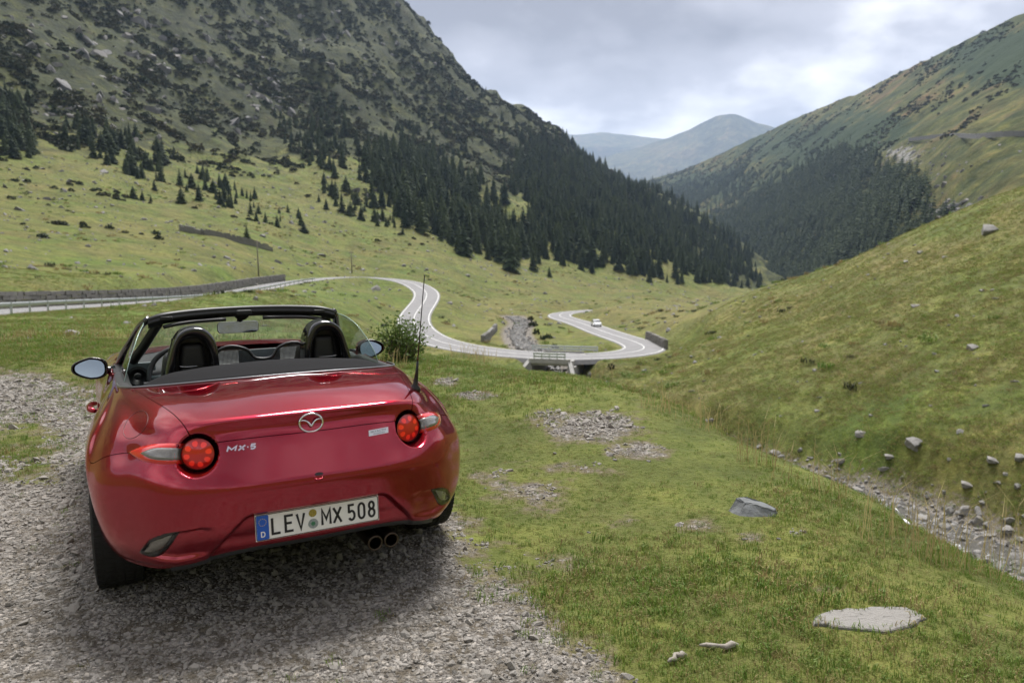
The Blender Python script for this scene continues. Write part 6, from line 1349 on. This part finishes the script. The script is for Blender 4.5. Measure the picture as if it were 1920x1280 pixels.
link('ring', mesh('ring', *xf(join(disc(.062, .066, 0, .02, 30, 2), disc(.066, .05, .02, .022, 30, 2), disc(.05, .02, .022, -.01, 30, 3), disc(.02, .0005, .012, .016, 20, 2)), AM)), av, M_BLACK, True)
sw = empty('steering_wheel', (-.37, 1.02, .815), 0, CAR); SWM = Matrix.Rotation(R_(68), 4, 'X'); ring = [(.178 * math.cos(a), .178 * math.sin(a), 0) for a in np.linspace(0, 2 * math.pi, 41)]
link('wheel_rim', mesh('wheel_rim', *xf(tube(ring, .016, 10, False), SWM)), sw, M_LEATH, True)
for a in (0, math.pi, 1.5 * math.pi): link('spoke', mesh('spoke', *xf(tube([(0, 0, -.02), (.09 * math.cos(a), .09 * math.sin(a), -.015), (.17 * math.cos(a), .17 * math.sin(a), 0)], [.03, .018, .014], 8), SWM)), sw, M_GREYP if a < 4 else M_BLACK, True)
link('hub', mesh('hub', *xf(disc(.065, .0005, -.01, .012, 24, 4, .0), SWM)), sw, M_BLACK, True)
# ------------------------------------------------------------------ far white car
g = at(1107, 613, 165); i_ = int(np.argmin(np.hypot(ROADF[:, 0] - g[0], ROADF[:, 1] - g[1]))); t_ = ROADF[i_ - 4] - ROADF[i_ + 4]
off = offset_line(ROADF, 1.4)[i_]; fc = empty('white_car', (off[0], off[1], ROADF[i_][2] + .03), math.atan2(t_[1], t_[0]) - math.pi / 2); tag(fc, 'small white hatchback driving on the far road beyond the hairpin', 'car')
M_WHT = plain('white_paint', (.75, .76, .78), .25, coat=1.)
prof = [(-1.95, .35), (-2.0, .6), (-1.95, .85), (-1.75, .98), (-1.15, 1.42), (-.3, 1.5), (.5, 1.42), (1.15, .98), (1.75, .85), (2.0, .65), (2.0, .35)]
def loft(pr, hw):
    V = []; n_ = len(pr)
    for x_, k in ((-1, 1.), (1, 1.)):
        for y_, z_ in pr: V.append((x_ * hw * (.78 if z_ > 1.3 else .9 if z_ > .95 else 1), y_, z_))
    return V, [tuple(range(n_ - 1, -1, -1)), tuple(range(n_, 2 * n_))] + [(i, (i + 1) % n_, n_ + (i + 1) % n_, n_ + i) for i in range(n_)]
part('body', loft(prof, .88), fc, M_WHT, .05)
M_DGL = plain('dark_glass', (.02, .025, .03), .05)
part('windscreen', ([(-.66, .57, 1.38), (.66, .57, 1.38), (.78, 1.12, 1.02), (-.78, 1.12, 1.02)], [(0, 3, 2, 1)]), fc, M_DGL).location = (0, .02, .02)
for s in (-1, 1):
    part('side_window', ([(s * .80, -1.1, 1.02), (s * .80, .95, 1.02), (s * .70, .40, 1.38), (s * .70, -.85, 1.38)], [(0, 1, 2, 3)]), fc, M_DGL).location = (s * .035, 0, 0)
    part('headlight', box(s * .72 - .14, s * .72 + .14, 1.88, 2.02, .66, .80), fc, M_CHROME, .02)
    for y_ in (-1.25, 1.25):
        V, F = disc(.31, .0005, 0, 0, 20, 2); V2 = [(s * .86, q[0] + y_, q[1] + .31) for q in V] + [(s * .64, q[0] + y_, q[1] + .31) for q in V]; k_ = len(V)
        link('wheel', mesh('wheel', V2, F + [tuple(i + k_ for i in f) for f in F] + [(i, (i + 1) % 20, k_ + (i + 1) % 20, k_ + i) for i in range(20)]), fc, M_RUB)
part('number_plate', box(-.26, .26, 2.0, 2.02, .42, .53), fc, M_PLATE)
# ------------------------------------------------------------------ air
V, F = box(-7000, 9500, -3200, 12500, -1100, 1800)
hz = link('haze', mesh('haze', V, F)); m = bpy.data.materials.new('haze'); m.use_nodes = True; t = m.node_tree; t.nodes.clear(); o_ = nd(t, 'ShaderNodeOutputMaterial'); v_ = nd(t, 'ShaderNodeVolumePrincipled', inp={'Color': (.55, .72, 1., 1), 'Density': 0.85e-4, 'Anisotropy': .15}); t.links.new(v_.outputs[0], o_.inputs['Volume'])
hz.data.materials.append(m); tag(hz, 'thin pale haze filling the valley air', 'haze', kind='stuff')
